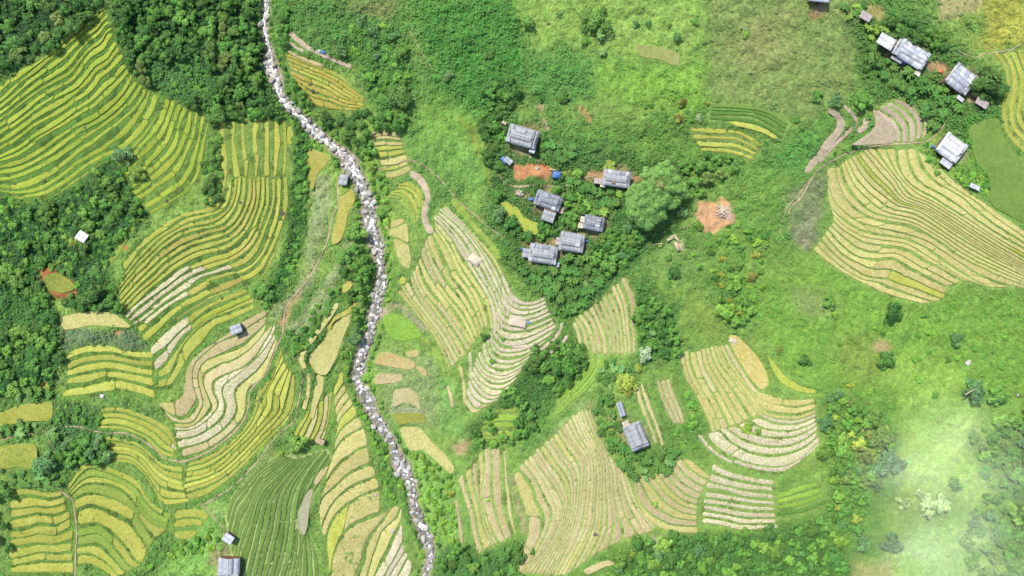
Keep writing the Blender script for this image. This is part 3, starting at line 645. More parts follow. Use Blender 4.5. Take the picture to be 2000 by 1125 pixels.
PATCHES = [
 ([(-260,-190),(215,-190),(205,10),(150,60),(85,110),(0,150),(-260,160)], (60,100,48), 1, 8),
 ([(215,-190),(515,-190),(512,60),(520,110),(538,200),(600,262),(520,235),(420,235),(330,185),(255,150),(225,70)], (64,108,50), 1, 8),
 ([(-260,360),(60,400),(130,370),(215,290),(260,370),(292,420),(240,470),(215,530),(240,610),(150,600),(85,530),(-260,520)], (66,112,50), 1, 8),
 ([(-260,520),(85,530),(115,620),(125,690),(105,780),(-260,790)], (62,112,46), 1, 8),
 ([(0,560),(60,590),(95,640),(60,700),(0,700)], (86,136,54), .8, 10),
 ([(115,640),(270,645),(298,680),(125,680)], (112,142,94), 1, 4),
 ([(105,785),(330,800),(200,850),(215,910),(100,915)], (88,132,66), 1, 6),
 ([(560,235),(600,240),(605,420),(585,500),(545,590),(512,600),(560,460),(572,350)], (66,116,46), 1, 5),
 ([(560,0),(790,0),(800,60),(820,160),(790,250),(720,210),(690,140),(560,60)], (92,142,58), 1, 14),
 ([(670,0),(770,0),(770,40),(700,35)], (140,152,88), .9, 8),
 ([(790,0),(1010,-30),(1040,150),(930,250),(850,180)], (84,146,52), 1, 14),
 ([(1000,-30),(1390,-30),(1385,100),(1180,110),(1040,60)], (142,184,78), .9, 16),
 ([(1020,95),(1180,110),(1160,200),(1040,200)], (88,152,64), .8, 14),
 ([(1160,122),(1385,125),(1385,215),(1240,200),(1160,170)], (126,178,58), 1, 10),
 ([(1390,-60),(1690,-60),(1680,100),(1650,200),(1570,235),(1480,205),(1386,196)], (130,158,82), 1, 8),
 ([(1400,90),(1500,60),(1560,90),(1470,140)], (158,162,100), .5, 14),
 ([(1440,60),(1540,10),(1560,40),(1470,90)], (162,156,104), .4, 10),
 ([(1060,260),(1380,215),(1385,300),(1340,320),(1250,310),(1100,320)], (100,150,56), .8, 10),
 ([(760,270),(900,240),(960,330),(940,390),(860,330),(800,310)], (118,172,72), .9, 10),
 ([(800,220),(880,180),(930,260),(850,290)], (128,180,66), .7, 12),
 ([(1880,-60),(2260,-60),(2260,80),(1990,90),(1900,95),(1930,40)], (168,176,66), 1, 8),
 ([(1812,-20),(1922,-20),(1905,32),(1840,36)], (164,164,106), 1, 5),
 ([(1560,250),(1620,220),(1600,300),(1575,340),(1480,330)], (96,160,66), .9, 10),
 ([(1870,232),(1950,226),(1962,262),(2000,310),(2000,440),(1940,402),(1912,372),(1888,318)], (88,146,44), 1, 5),
 ([(1535,385),(1590,345),(1620,330),(1612,400),(1590,480),(1550,470)], (130,148,104), .9, 6),
 ([(1545,425),(1600,415),(1590,480),(1560,478)], (156,160,128), .5, 6),
 ([(1450,570),(1600,500),(1760,570),(2260,580),(2260,800),(1800,860),(1620,780),(1500,690)], (118,168,58), 1, 16),
 ([(1540,560),(1620,570),(1640,620),(1560,620)], (136,160,92), .8, 10),
 ([(1620,650),(1720,640),(1740,740),(1640,740)], (134,158,66), .6, 14),
 ([(1740,690),(1890,720),(1870,800),(1760,800)], (146,192,74), .9, 18),
 ([(1760,830),(1900,800),(1990,900),(1960,990),(1850,960),(1770,970)], (160,204,90), 1, 18),
 ([(1800,1020),(1930,1000),(1940,1125),(1760,1160),(1700,1120)], (150,196,100), .9, 18),
 ([(1640,1100),(1740,1100),(1730,1160),(1640,1160)], (170,172,110), .8, 8),
 ([(1275,548),(1340,540),(1425,640),(1400,682),(1335,682)], (122,164,66), 1, 5),
 ([(1345,560),(1420,640),(1400,680),(1350,600)], (140,164,68), .6, 10),
 ([(1270,470),(1360,470),(1400,520),(1290,545)], (122,164,80), .8, 10),
 ([(1330,310),(1500,330),(1560,420),(1490,520),(1420,560),(1360,480),(1440,420)], (112,160,62), .8, 14),
 ([(1160,560),(1250,540),(1320,600),(1330,690),(1250,720)], (86,134,58), .8, 8),
 ([(945,160),(1010,150),(1030,260),(1000,330),(960,330)], (74,122,54), .8, 8),
 ([(960,250),(1100,270),(1340,320),(1330,440),(1240,520),(1180,600),(1080,610),(1000,520),(950,420)], (84,128,56), .9, 8),
 ([(1015,690),(1060,660),(1150,665),(1140,730),(1060,790),(1000,860),(930,880),(905,860),(960,790)], (72,118,50), .9, 8),
 ([(1240,1060),(1460,1035),(1640,1000),(1665,1090),(1650,1315),(1150,1315)], (80,128,54), 1, 8),
 ([(1600,760),(1740,790),(1760,960),(1680,1100),(1600,1030),(1620,900)], (104,152,62), .9, 12),
 ([(1880,850),(2260,830),(2260,1315),(1900,1315),(1960,1000)], (104,150,66), .8, 14),
 ([(770,820),(900,900),(910,1070),(860,1125),(830,1040),(800,950)], (134,184,82), 1, 8),
 ([(860,1060),(1010,1060),(1040,1180),(840,1180)], (84,134,60), 1, 8),
 ([(1025,345),(1075,470),(1000,400)], (90,132,60), .4, 8),
 ([(820,700),(880,760),(910,860),(850,830)], (124,178,86), .8, 8),
 ([(735,690),(850,700),(850,830),(760,830)], (140,168,104), .8, 6),
 ([(1490,740),(1510,800),(1440,850),(1430,790)], (110,160,70), .5, 8),
 ([(380,1000),(430,1020),(430,1125),(300,1125),(340,1070)], (128,184,76), 1, 6),
 ([(400,985),(440,975),(450,1020),(430,1015)], (142,186,92), 1, 4),
 ([(1650,40),(1800,30),(1960,150),(1960,230),(1850,250),(1700,200)], (84,130,56), .8, 8),
 ([(290,118),(380,108),(425,150),(405,205),(330,180),(285,160)], (92, 142, 66), 1, 10),
 # bare ground
 ([(1001,317),(1040,318),(1075,325),(1090,335),(1075,345),(1078,366),(1060,352),(1040,352),(1003,345)], (200,142,94), 1, 2),
 ([(1055,316),(1076,322),(1072,345),(1062,332)], (178,100,56), .8, 3),
 ([(1146,334),(1180,330),(1182,350),(1140,352)], (192,152,106), .9, 3),
 ([(1232,338),(1252,338),(1250,352),(1232,352)], (176,130,88), .9, 2),
 ([(1358,422),(1368,398),(1395,396),(1422,384),(1429,400),(1438,425),(1428,440),(1396,454),(1376,448)], (208,164,118), 1, 2),
 ([(1405,405),(1430,400),(1436,428),(1415,432)], (186,170,152), .8, 3),
 ([(1128,205),(1140,206),(1156,240),(1150,245),(1138,230)], (186,146,98), 1, 3),
 ([(1060,230),(1072,238),(1085,258),(1072,256)], (176,160,120), .9, 3),
 ([(1048,203),(1062,203),(1064,218),(1052,222)], (168,150,110), .8, 3),
 ([(1560,478),(1590,478),(1580,490)], (170,165,150), .5, 4),
 ([(1700,675),(1738,668),(1752,680),(1740,692),(1712,684)], (172,158,110), .9, 4),
 ([(82,522),(120,528),(150,555),(152,580),(120,579),(85,548)], (176,112,62), 1, 3),
 ([(150,608),(200,604),(205,614),(150,620)], (150,98,52), .8, 3),
 ([(220,644),(246,646),(246,653),(218,652)], (186,140,100), .9, 3),
 ([(232,482),(250,488),(252,497),(240,500)], (180,108,62), 1, 2),
 ([(1012,470),(1085,468),(1085,476),(1015,480)], (176,138,96), .9, 3),
 ([(1120,416),(1145,420),(1140,430),(1122,428)], (176,142,104), .9, 3),
 ([(1003,372),(1025,375),(1030,390),(1010,388)], (180,160,120), .8, 3),
 ([(1815,118),(1850,130),(1840,150),(1820,145)], (186,152,112), .9, 3),
 ([(1880,180),(1925,186),(1900,212)], (170,148,110), .8, 3),
 ([(1690,8),(1725,10),(1720,30),(1700,28)], (164,154,94), .8, 3),
 ([(1583,2),(1610,2),(1604,34),(1586,30)], (150,110,76), .8, 3),
 ([(1316,465),(1330,458),(1332,490),(1320,488)], (206,194,160), .8, 2),
 ([(1195,805),(1215,822),(1205,835),(1185,800)], (176,162,130), .7, 3),
 ([(880,860),(915,868),(895,890)], (186,160,120), .9, 4),
 ([(1260,1040),(1300,1045),(1285,1075),(1258,1060)], (170,178,130), .7, 4),
 ([(905,482),(925,498),(945,518),(930,528),(908,508)], (238,222,180), .9, 3),
]
for p_, c_, o_, s_ in PATCHES: patch(p_, c_, o_, s_)
for yu, yv, yr in [(1021,270,36),(1205,352,34),(1072,398,34),(1158,438,28),(1116,475,30),(1060,498,34),(1775,108,40),(1878,160,34),(1857,296,30),(1242,850,32),(447,1100,34),(1600,4,22)]:
    patch([(yu + yr * math.cos(a) * 1.05, yv + yr * math.sin(a) * .85) for a in np.linspace(0, 6.2, 12)], (176, 158, 122), .6, 4, 1.0)
BANDS = [([(545,890),(500,960),(490,1040),(470,1125)], 60, (146,176,86)), ([(600,890),(570,960),(540,1040),(530,1130)], 90, (146,176,86)), ([(628,345),(630,400),(622,440),(618,470)], 34, (154,176,116)), ([(690,478),(670,510),(640,560),(610,610),(570,650)], 22, (146,172,110)), ([(612,470),(600,540),(560,600),(530,610)], 26, (146,168,106)),
 ([(560,655),(590,630),(640,560)], 16, (150,172,112)), ([(740,618),(775,600),(800,612),(830,648)], 10, (176,170,140)), ([(640,735),(610,690),(700,600)], 14, (92,142,56)), ([(765,800),(800,803),(832,806)], 6, (190,188,164)),
 ([(860,700),(880,760),(890,830)], 16, (132,180,84)), ([(590,560),(560,620),(545,640)], 8, (188,150,110)), ([(1075,860),(1100,830),(1140,790)], 8, (160,178,120)), ([(1005,925),(1010,980),(1030,1040)], 8, (170,160,120)),
 ([(1150,790),(1165,840),(1185,880)], 8, (160,150,116))]
for p_, w_, c_ in BANDS: band(p_, w_, c_)
# stony margin of the stream
c, nrm = ribbon_pts([(a, b_) for a, b_, c_ in RIVER], 0, 200)
ww = np.interp(np.linspace(0, 1, 200), np.linspace(0, 1, 400), rw)[:, None]
patch(np.vstack([c + nrm * (ww * .5 + 3), (c - nrm * (ww * .5 + 3))[::-1]]), (168, 160, 142), 1, 2, .5)
# banks inside the terraces: fresh grass
dm = bil(blur(domain.astype(float)[::2, ::2], 2), GU, GV, MU0, MV0, 2)
ins = ((GU > MU0) & (GU < MU0 + MW) & (GV > MV0) & (GV < MV0 + MH))[..., None]
leftness = np.clip((900 - GU) / 700, 0, 1)[..., None]
bankc = lin((112, 158, 54)) * leftness + lin((142, 180, 84)) * (1 - leftness)
bankc = bankc * (0.82 + .36 * fbm(GU / 9, GV / 9, 61, 2)[..., None])
dm = (np.clip(dm, 0, 1)[..., None] * ins)
CM = CM * (1 - .92 * dm) + bankc * .92 * dm
for b in BL:
    if 'young' in b['mix'] and len(b['guides']) == 5:
        G = b['G']; patch(np.vstack([G[0], G[1:, -1], G[-1][::-1], G[::-1, 0]]), (176, 196, 124), 1, 0, 0)
CM = CM * (0.86 + .28 * fbm(GU / 5, GV / 5, 71, 2)[..., None])
lum = (CM * [.25, .65, .10]).sum(-1, keepdims=True)
CM = (CM * .90 + .10 * lum) * [1.16, 1.08, .95]
def GC(u, v):
    return np.stack([bil(CM[..., i], u, v, U0, V0, GS) for i in range(3)], -1)

# ------------------------------------------------------------------ materials
def mat(name, rough=.8, spec=.2):
    m = bpy.data.materials.new(name); m.use_nodes = True
    b = m.node_tree.nodes["Principled BSDF"]
    b.inputs['Roughness'].default_value = rough
    b.inputs['Specular IOR Level'].default_value = spec
    return m, m.node_tree.nodes, m.node_tree.links, b
def nz(n, l, scale, detail=3, pos=None, dim='3D'):
    t = n.new("ShaderNodeTexNoise"); t.inputs['Scale'].default_value = scale; t.inputs['Detail'].default_value = detail
    if pos is not None: l.new(pos, t.inputs['Vector'])
    return t.outputs['Fac']
def ramp(n, l, fac, stops):
    r = n.new("ShaderNodeValToRGB"); e = r.color_ramp.elements
    while len(e) > len(stops): e.remove(e[-1])
    while len(e) < len(stops): e.new(.5)
    for i, (p, c) in enumerate(stops):
        e[i].position = p; e[i].color = (c[0], c[1], c[2], 1)
    l.new(fac, r.inputs[0]); return r.outputs[0]
def mixc(n, l, fac, a, b, mode='MIX'):
    x = n.new("ShaderNodeMix"); x.data_type = 'RGBA'; x.blend_type = mode
    for s, v in ((0, fac), (6, a), (7, b)):
        if hasattr(v, 'is_output'): l.new(v, x.inputs[s])
        elif s == 0: x.inputs[0].default_value = v
        else: x.inputs[s].default_value = (*v, 1)
    return x.outputs[2]
def bump(n, l, b, h, strength, dist):
    k = n.new("ShaderNodeBump"); k.inputs['Strength'].default_value = strength; k.inputs['Distance'].default_value = dist
    l.new(h, k.inputs['Height']); l.new(k.outputs[0], b.inputs['Normal'])

def mat_attr(name, attr='col', rough=.85, spec=.15, trans=0.0, nscale=3.0, amp=.3):
    m, n, l, b = mat(name, rough, spec)
    a = n.new("ShaderNodeAttribute"); a.attribute_name = attr
    g = n.new("ShaderNodeNewGeometry")
    f = nz(n, l, nscale, 3, g.outputs['Position'])
    mr = n.new("ShaderNodeMapRange"); mr.inputs[1].default_value = .25; mr.inputs[2].default_value = .75
    mr.inputs[3].default_value = 1 - amp; mr.inputs[4].default_value = 1 + amp; l.new(f, mr.inputs[0])
    vm = n.new("ShaderNodeVectorMath"); vm.operation = 'SCALE'; l.new(a.outputs['Color'], vm.inputs[0]); l.new(mr.outputs[0], vm.inputs['Scale'])
    out = vm.outputs[0]
    if trans:
        oi = n.new("ShaderNodeObjectInfo"); hs = n.new("ShaderNodeHueSaturation"); l.new(out, hs.inputs['Color'])
        m1 = n.new("ShaderNodeMapRange"); m1.inputs[3].default_value = .82; m1.inputs[4].default_value = 1.2; l.new(oi.outputs['Random'], m1.inputs[0]); l.new(m1.outputs[0], hs.inputs['Value'])
        q2 = n.new("ShaderNodeMath"); q2.operation = 'MULTIPLY'; q2.inputs[1].default_value = 13.7; l.new(oi.outputs['Random'], q2.inputs[0]); q = n.new("ShaderNodeMath"); q.operation = 'FRACT'; l.new(q2.outputs[0], q.inputs[0])
        m2 = n.new("ShaderNodeMapRange"); m2.inputs[3].default_value = .485; m2.inputs[4].default_value = .515; l.new(q.outputs[0], m2.inputs[0]); l.new(m2.outputs[0], hs.inputs['Hue'])
        out = hs.outputs['Color']
    class vm: outputs = [out]
    l.new(vm.outputs[0], b.inputs['Base Color'])
    if trans:
        tb = n.new("ShaderNodeBsdfTranslucent"); l.new(vm.outputs[0], tb.inputs[0])
        ms = n.new("ShaderNodeMixShader"); ms.inputs[0].default_value = trans
        l.new(b.outputs[0], ms.inputs[1]); l.new(tb.outputs[0], ms.inputs[2]); l.new(ms.outputs[0], n["Material Output"].inputs[0])
    return m, n, l, b

M_ground, n, l, b = mat_attr("ground", nscale=2.2, amp=.28)
g = n.new("ShaderNodeNewGeometry"); bump(n, l, b, nz(n, l, 3.5, 4, g.outputs['Position']), .9, .35)
M_plant, _, _, _ = mat_attr("plant", rough=.7, spec=.2, trans=.15, nscale=5, amp=.15)

def mat_crop(name, col, dark, speck=None, fine=3.2, amp=.62, rows=0, speck_t=(.60, .70)):
    m, n, l, b = mat(name, .9, .1)
    g = n.new("ShaderNodeNewGeometry"); oi = n.new("ShaderNodeObjectInfo")
    big = nz(n, l, .16, 3, g.outputs['Position'])
    c = ramp(n, l, big, [(.28, lin(dark)), (.68, lin(col))])
    fn = nz(n, l, fine, 3, g.outputs['Position'])
    c2 = ramp(n, l, fn, [(.3, (1 - amp * .5,) * 3), (.7, (1 + amp * .28,) * 3)])
    c = mixc(n, l, 1.0, c, c2, 'MULTIPLY')
    md = nz(n, l, .8, 4, g.outputs['Position'])
    c = mixc(n, l, 1.0, c, ramp(n, l, md, [(.32, (.86, .88, .84)), (.66, (1.08, 1.07, 1.1))]), 'MULTIPLY')
    if speck is not None:
        s = nz(n, l, 1.7, 4, g.outputs['Position'])
        k = ramp(n, l, s, [(speck_t[0], (0, 0, 0)), (speck_t[1], (1, 1, 1))])
        c = mixc(n, l, k, c, tuple(lin(speck)))
    if rows:
        w = n.new("ShaderNodeTexWave"); w.inputs['Scale'].default_value = rows; w.inputs['Distortion'].default_value = 3; w.inputs['Detail'].default_value = 2
        l.new(g.outputs['Position'], w.inputs['Vector'])
        c = mixc(n, l, .22, c, w.outputs['Color'], 'OVERLAY')
    hs = n.new("ShaderNodeHueSaturation")
    mr = n.new("ShaderNodeMapRange"); mr.inputs[3].default_value = .87; mr.inputs[4].default_value = 1.1; l.new(oi.outputs['Random'], mr.inputs[0]); l.new(mr.outputs[0], hs.inputs['Value'])
    mr2 = n.new("ShaderNodeMapRange"); mr2.inputs[3].default_value = .493; mr2.inputs[4].default_value = .507
    q = n.new("ShaderNodeMath"); q.operation = 'FRACT'; q2 = n.new("ShaderNodeMath"); q2.operation = 'MULTIPLY'; q2.inputs[1].default_value = 7.31
    l.new(oi.outputs['Random'], q2.inputs[0]); l.new(q2.outputs[0], q.inputs[0]); l.new(q.outputs[0], mr2.inputs[0]); l.new(mr2.outputs[0], hs.inputs['Hue'])
    l.new(c, hs.inputs['Color']); l.new(hs.outputs[0], b.inputs['Base Color'])
    bump(n, l, b, nz(n, l, fine * .8, 3, g.outputs['Position']), .55, .18)
    return m
CROP = {
 'lime': mat_crop("rice_yellow_green", (172,186,74), (148,170,62), (128,156,62)),
 'gold': mat_crop("rice_gold", (186,188,92), (168,174,74), (152,166,72)),
 'goldtan': mat_crop("rice_gold_tan", (190,182,98), (174,168,80), (154,158,74)),
 'yellow': mat_crop("rice_yellow", (196,200,98), (182,186,82), (168,176,74)),
 'goldgreen': mat_crop("rice_green_gold", (158,178,84), (134,160,66), (114,148,62)),
 'orange': mat_crop("rice_orange_gold", (194,180,90), (178,168,74), (154,162,76)),
 'straw': mat_crop("rice_straw", (206,198,130), (196,188,114), (182,180,104)),
 'yellowtan': mat_crop("rice_ripe", (208,196,122), (200,186,106), (192,178,100)),
 'tan': mat_crop("rice_tan", (207,194,144), (198,184,128), (182,176,112)),
 'orangetan': mat_crop("field_orange_tan", (200,180,124), (186,168,106), (162,164,100)),
 'olive': mat_crop("rice_olive", (168,168,78), (140,152,68), (122,142,64)),
 'olivetan': mat_crop("fallow", (174,178,112), (158,168,94), (142,162,92)),
 'limegold': mat_crop("rice_lime_gold", (186,196,88), (166,182,76), (150,172,76)),
 'lush': mat_crop("rice_green", (154,188,78), (134,174,68), (164,194,84)),
 'lushdark': mat_crop("rice_dark_green", (108,152,66), (92,136,56), (122,160,74)),
 'young': mat_crop("rice_young", (124,154,74), (108,140,64), (136,166,80), fine=5),
 'stubble': mat_crop("rice_stubble", (222,213,176), (210,200,156), (180,178,118), fine=2.4, amp=.8, speck_t=(.54, .62)),
 'pink': mat_crop("harvested_soil", (216,204,174), (206,192,156), (188,184,130), fine=3, amp=.6),
 'mud': mat_crop("bare_field_soil", (202,186,158), (188,172,142), (168,164,118), fine=3),
 'mudgrey': mat_crop("silt", (176,170,142), (164,160,128), (148,150,112)),
}
# ------------------------------------------------------------------ mesh building helpers
def mesh_np(name, V, F, mat=None, col=None, mi=None, smooth=False):
    """V (n,3); F list of arrays, each (m,3) or (m,4)"""
    me = bpy.data.meshes.new(name)
    V = np.asarray(V, np.float32)
    F = [np.asarray(f, np.int32) for f in (F if isinstance(F, list) else [F]) if len(f)]
    me.vertices.add(len(V)); me.vertices.foreach_set("co", V.ravel())
    tot = sum(f.size for f in F); nf = sum(len(f) for f in F)
    me.loops.add(tot); me.polygons.add(nf)
    me.loops.foreach_set("vertex_index", np.concatenate([f.ravel() for f in F]))
    sizes = np.concatenate([np.full(len(f), f.shape[1]) for f in F])
    st = np.concatenate([[0], np.cumsum(sizes)[:-1]])
    me.polygons.foreach_set("loop_start", st.astype(np.int32))
    me.polygons.foreach_set("loop_total", sizes.astype(np.int32))
    if mi is not None: me.polygons.foreach_set("material_index", np.asarray(mi, np.int32))
    if smooth: me.polygons.foreach_set("use_smooth", np.ones(nf, bool))
    if col is not None:
        a = me.attributes.new("col", 'FLOAT_COLOR', 'POINT')
        c4 = np.ones((len(V), 4), np.float32); c4[:, :3] = col
        a.data.foreach_set("color", c4.ravel())
    for m_ in (mat if isinstance(mat, (list, tuple)) else [mat]):
        if m_: me.materials.append(m_)
    me.update(calc_edges=True)
    return me
def obj(name, me, parent=None, loc=None):
    o = bpy.data.objects.new(name, me); C.objects.link(o)
    if parent: o.parent = parent
    if loc is not None: o.location = loc
    return o
def tag(o, label, cat, group=None):
    o['label'] = label; o['category'] = cat
    if group: o['group'] = group
    return o
def empty(name, loc, label, cat, group=None, rz=0.0):
    o = bpy.data.objects.new(name, None); C.objects.link(o); o.location = loc; o.rotation_euler = (0, 0, rz)
    o.empty_display_size = .3
    return tag(o, label, cat, group)
def structure(o, label=None):
    o['kind'] = 'structure'
    if label: o['label'] = label
    return o

# ------------------------------------------------------------------ terraces
def crop_at(p, default):
    for crop, poly in OV:
        if inpoly(np.array([p[0]]), np.array([p[1]]), poly)[0]: return crop
    return default
def strip_mesh(up, lo, z, crop, lift=.08, drop=.5):
    if crop == 'young': lift = .05
    """slab of standing rice between an upper and a lower edge line (plan), z per sample"""
    n_ = len(up)
    md = (up + lo) / 2
    rows = [(up, z - drop), (up, z + lift - .04), (up * .9 + lo * .1, z + lift), (md, z + lift + .02), (up * .1 + lo * .9, z + lift), (lo, z + lift - .04), (lo, z - drop)]
    V = np.concatenate([P3(p[:, 0], p[:, 1], zz) for p, zz in rows])
    F = []
    for r in range(len(rows) - 1):
        i = np.arange(n_ - 1)
        F.append(np.stack([r * n_ + i, (r + 1) * n_ + i, (r + 1) * n_ + i + 1, r * n_ + i + 1], -1))
    F = np.concatenate(F)
    caps = []
    for e in (0, n_ - 1):
        c = [r * n_ + e for r in range(len(rows))]
        for a in range(1, len(c) - 1): caps.append([c[0], c[a], c[a + 1]] if e else [c[0], c[a + 1], c[a]])
    me = mesh_np("paddy", V, [F, np.array(caps)], CROP[crop])
    return me
terr_banks = []
sig = 1
for bi, b in enumerate(BL):
    rg = np.random.default_rng(100 + bi)
    n0 = int(math.floor(b['S0'])); n1 = int(math.ceil(b['S1']))
    pieces = []
    crops = list(b['mix']); wts = np.array([b['mix'][c_] for c_ in crops])
    M = 160; t = np.linspace(0, 1, M)
    Lmid = length(block_at(b, np.full(60, (b['S0'] + b['S1']) / 2), np.linspace(0, 1, 60)))
    def wob(k, amp=1.0):
        return amp * b['jit'] * ((vnoise(t * Lmid / 55 + 3.1 * k, np.full(M, k * 7.7 + bi), 5) - .5) * 2.0 + (vnoise(t * Lmid / 16 + 9 * k, np.full(M, k * 3.3 + bi), 6) - .5) * .7)
    lines = {k: np.full(M, float(k)) + wob(k) for k in range(n0, n1 + 1)}
    for k in range(n0, n1):
        s0 = np.maximum(lines[k], b['S0']); s1 = np.minimum(lines[k + 1], b['S1'])
        bf = np.clip(.80 * b['bank'] * (1 + .55 * (vnoise(t * Lmid / 40, np.full(M, k * 5.1 + bi), 8) - .5) * 2), .06, .8)
        # split into fields along the contour
        Lk = length(block_at(b, np.full(60, min(max(k + .5, b['S0']), b['S1'])), np.linspace(0, 1, 60)))
        if Lk < 8: continue
        cuts = [0.0 + rg.uniform(0, 5) / Lk]
        while True:
            c_ = cuts[-1] + max(18, rg.gamma(4, b['seg'] * 1.3 / 4)) / Lk
            if c_ > 1 - 14 / Lk: break
            cuts.append(c_)
        cuts.append(1.0 - rg.uniform(0, 5) / Lk)
        for ci in range(len(cuts) - 1):
            ta, tb = cuts[ci] + .2 / Lk, cuts[ci + 1] - .2 / Lk
            if (tb - ta) * Lk < 6: continue
            n_ = max(8, int((tb - ta) * Lk / 3.2))
            tt = np.linspace(ta, tb, n_)
            off = rg.normal(0, .07) if b['jit'] > .09 else 0
            a_ = np.interp(tt, t, s0) + off; c_ = np.interp(tt, t, s1) + off
            w_ = c_ - a_; bfr = np.interp(tt, t, bf) * rg.uniform(.85, 1.15)
            low = c_ - bfr * w_
            hi = a_ + .03 * w_
            # rounded ends
            pu = block_at(b, np.clip(hi, b['S0'], b['S1']), tt); pl = block_at(b, np.clip(low, b['S0'], b['S1']), tt)
            wd = np.hypot(*(pl - pu).T)
            wm = max(np.median(wd), 1e-3)
            dist = np.minimum(tt - ta, tb - tt) * Lk
            rr = min(wm * .28, 3.2)
            cap = np.sqrt(np.clip(1 - (1 - np.clip(dist / rr, 0, 1)) ** 2, 0.25, 1))
            mid = (pu + pl) / 2
            jag = 1 + .14 * (rg.random(n_) - .5)
            pu = mid + (pu - mid) * (cap * jag)[:, None]; pl = mid + (pl - mid) * (cap * (1 + .14 * (rg.random(n_) - .5)))[:, None]
            # cut out places where the strip pinches out
            okw = wd > 2.0
            runs = []; st_ = None
            for i_ in range(n_ + 1):
                g_ = i_ < n_ and okw[i_]
                if g_ and st_ is None: st_ = i_
                if not g_ and st_ is not None:
                    if i_ - st_ >= 5: runs.append((st_, i_))
                    st_ = None
            for (i0, i1) in runs:
                U_, L_ = pu[i0:i1].copy(), pl[i0:i1].copy()
                md = (U_ + L_) / 2
                if i0 > 0: U_[0] = md[0] + (U_[0] - md[0]) * .25; L_[0] = md[0] + (L_[0] - md[0]) * .25
                if i1 < n_: U_[-1] = md[-1] + (U_[-1] - md[-1]) * .25; L_[-1] = md[-1] + (L_[-1] - md[-1]) * .25
                if length(md) < 6: continue
                ctr = md[len(md) // 2]
                if not (-60 < ctr[0] < 2060 and -50 < ctr[1] < 1175): continue
                if getm(keep, ctr[0], ctr[1]): continue
                crop = crop_at(ctr, crops[rg.choice(len(crops), p=wts / wts.sum())])
                zu, zm, zl = HB(U_[:, 0], U_[:, 1]), HB(md[:, 0], md[:, 1]), HB(L_[:, 0], L_[:, 1])
                z = .25 * zu + .5 * zm + .25 * zl
                z = np.convolve(np.pad(z, 3, mode='edge'), np.ones(7) / 7, mode='valid')
                area = length(md) * np.median(np.hypot(*(U_ - L_).T))
                pieces.append((area, U_, L_, z, crop))
                f_ = np.linspace(0, 1, 26)[None, :, None]
                mm_ = np.linspace(0, 1, int(length(md) * 1.6) + 2)
                Ui = np.stack([np.interp(mm_, np.linspace(0, 1, len(U_)), U_[:, q]) for q in (0, 1)], -1); Li = np.stack([np.interp(mm_, np.linspace(0, 1, len(L_)), L_[:, q]) for q in (0, 1)], -1)
                pp = Ui[:, None] * (1 - f_) + Li[:, None] * f_
                splat(field, pp); splatz(pp, np.interp(mm_, np.linspace(0, 1, len(z)), z)[:, None])
    pieces.sort(key=lambda p: -p[0])
    ctr = block_at(b, np.array([(b['S0'] + b['S1']) / 2]), np.array([.5]))[0]
    zc = float(HB(*ctr)); root = empty("rice_terrace", P3(ctr[0], ctr[1], zc).tolist(), b['label'], "rice terrace")
    b['root'] = root
    off_ = Vector(root.location)
    def rel(me):
        co = np.empty(len(me.vertices) * 3, np.float32); me.vertices.foreach_get("co", co)
        co = co.reshape(-1, 3) - np.array(off_, np.float32); me.vertices.foreach_set("co", co.ravel()); me.update(); return me
    b['rel'] = rel
    for pi, (area, U_, L_, z, crop) in enumerate(pieces[:100]):
        o = obj("paddy", rel(strip_mesh(U_, L_, z, crop)), root)
    rest = pieces[100:]
    if rest:
        bm = bmesh.new()
        for (area, U_, L_, z, crop) in rest:
            me = strip_mesh(U_, L_, z, rest[0][4]); bm.from_mesh(me); bpy.data.meshes.remove(me)
        me = bpy.data.meshes.new("small_paddies"); bm.to_mesh(me); bm.free(); me.materials.append(CROP[rest[0][4]])
        o = obj("small_paddies", rel(me), root); o['kind'] = 'stuff'
    b['np'] = len(pieces)
print("paddies", [(b['np']) for b in BL], sum(b['np'] for b in BL))

def poly_slab(name, q, crop, lift=.2):
    z = HB(q[:, 0], q[:, 1]); zz = np.full(len(q), z.mean())
    c = q.mean(0); d = q - c; inn = c + d * (1 - 1.2 / np.maximum(np.hypot(*d.T), 2))[:, None]
    n_ = len(q)
    V = np.concatenate([P3(q[:, 0], q[:, 1], zz - .6), P3(q[:, 0], q[:, 1], zz + lift - .04), P3(inn[:, 0], inn[:, 1], zz + lift)])
    i = np.arange(n_); j = (i + 1) % n_
    sgn = np.sum(q[:, 0] * np.roll(q[:, 1], -1) - np.roll(q[:, 0], -1) * q[:, 1])
    F = np.concatenate([np.stack([i, j, j + n_, i + n_], -1), np.stack([i + n_, j + n_, j + 2 * n_, i + 2 * n_], -1)])
    me = mesh_np(name, V, F, CROP[crop])
    bm = bmesh.new(); bm.from_mesh(me); bm.verts.ensure_lookup_table()
    f = bm.faces.new([bm.verts[2 * n_ + k] for k in range(n_)])
    bmesh.ops.triangulate(bm, faces=[f]); bmesh.ops.recalc_face_normals(bm, faces=bm.faces[:])
    bm.to_mesh(me); bm.free()
    return me
for lab, crop, q in PDS:
    tag(obj("rice_paddy", poly_slab("rice_paddy", q, crop)), lab, "field")
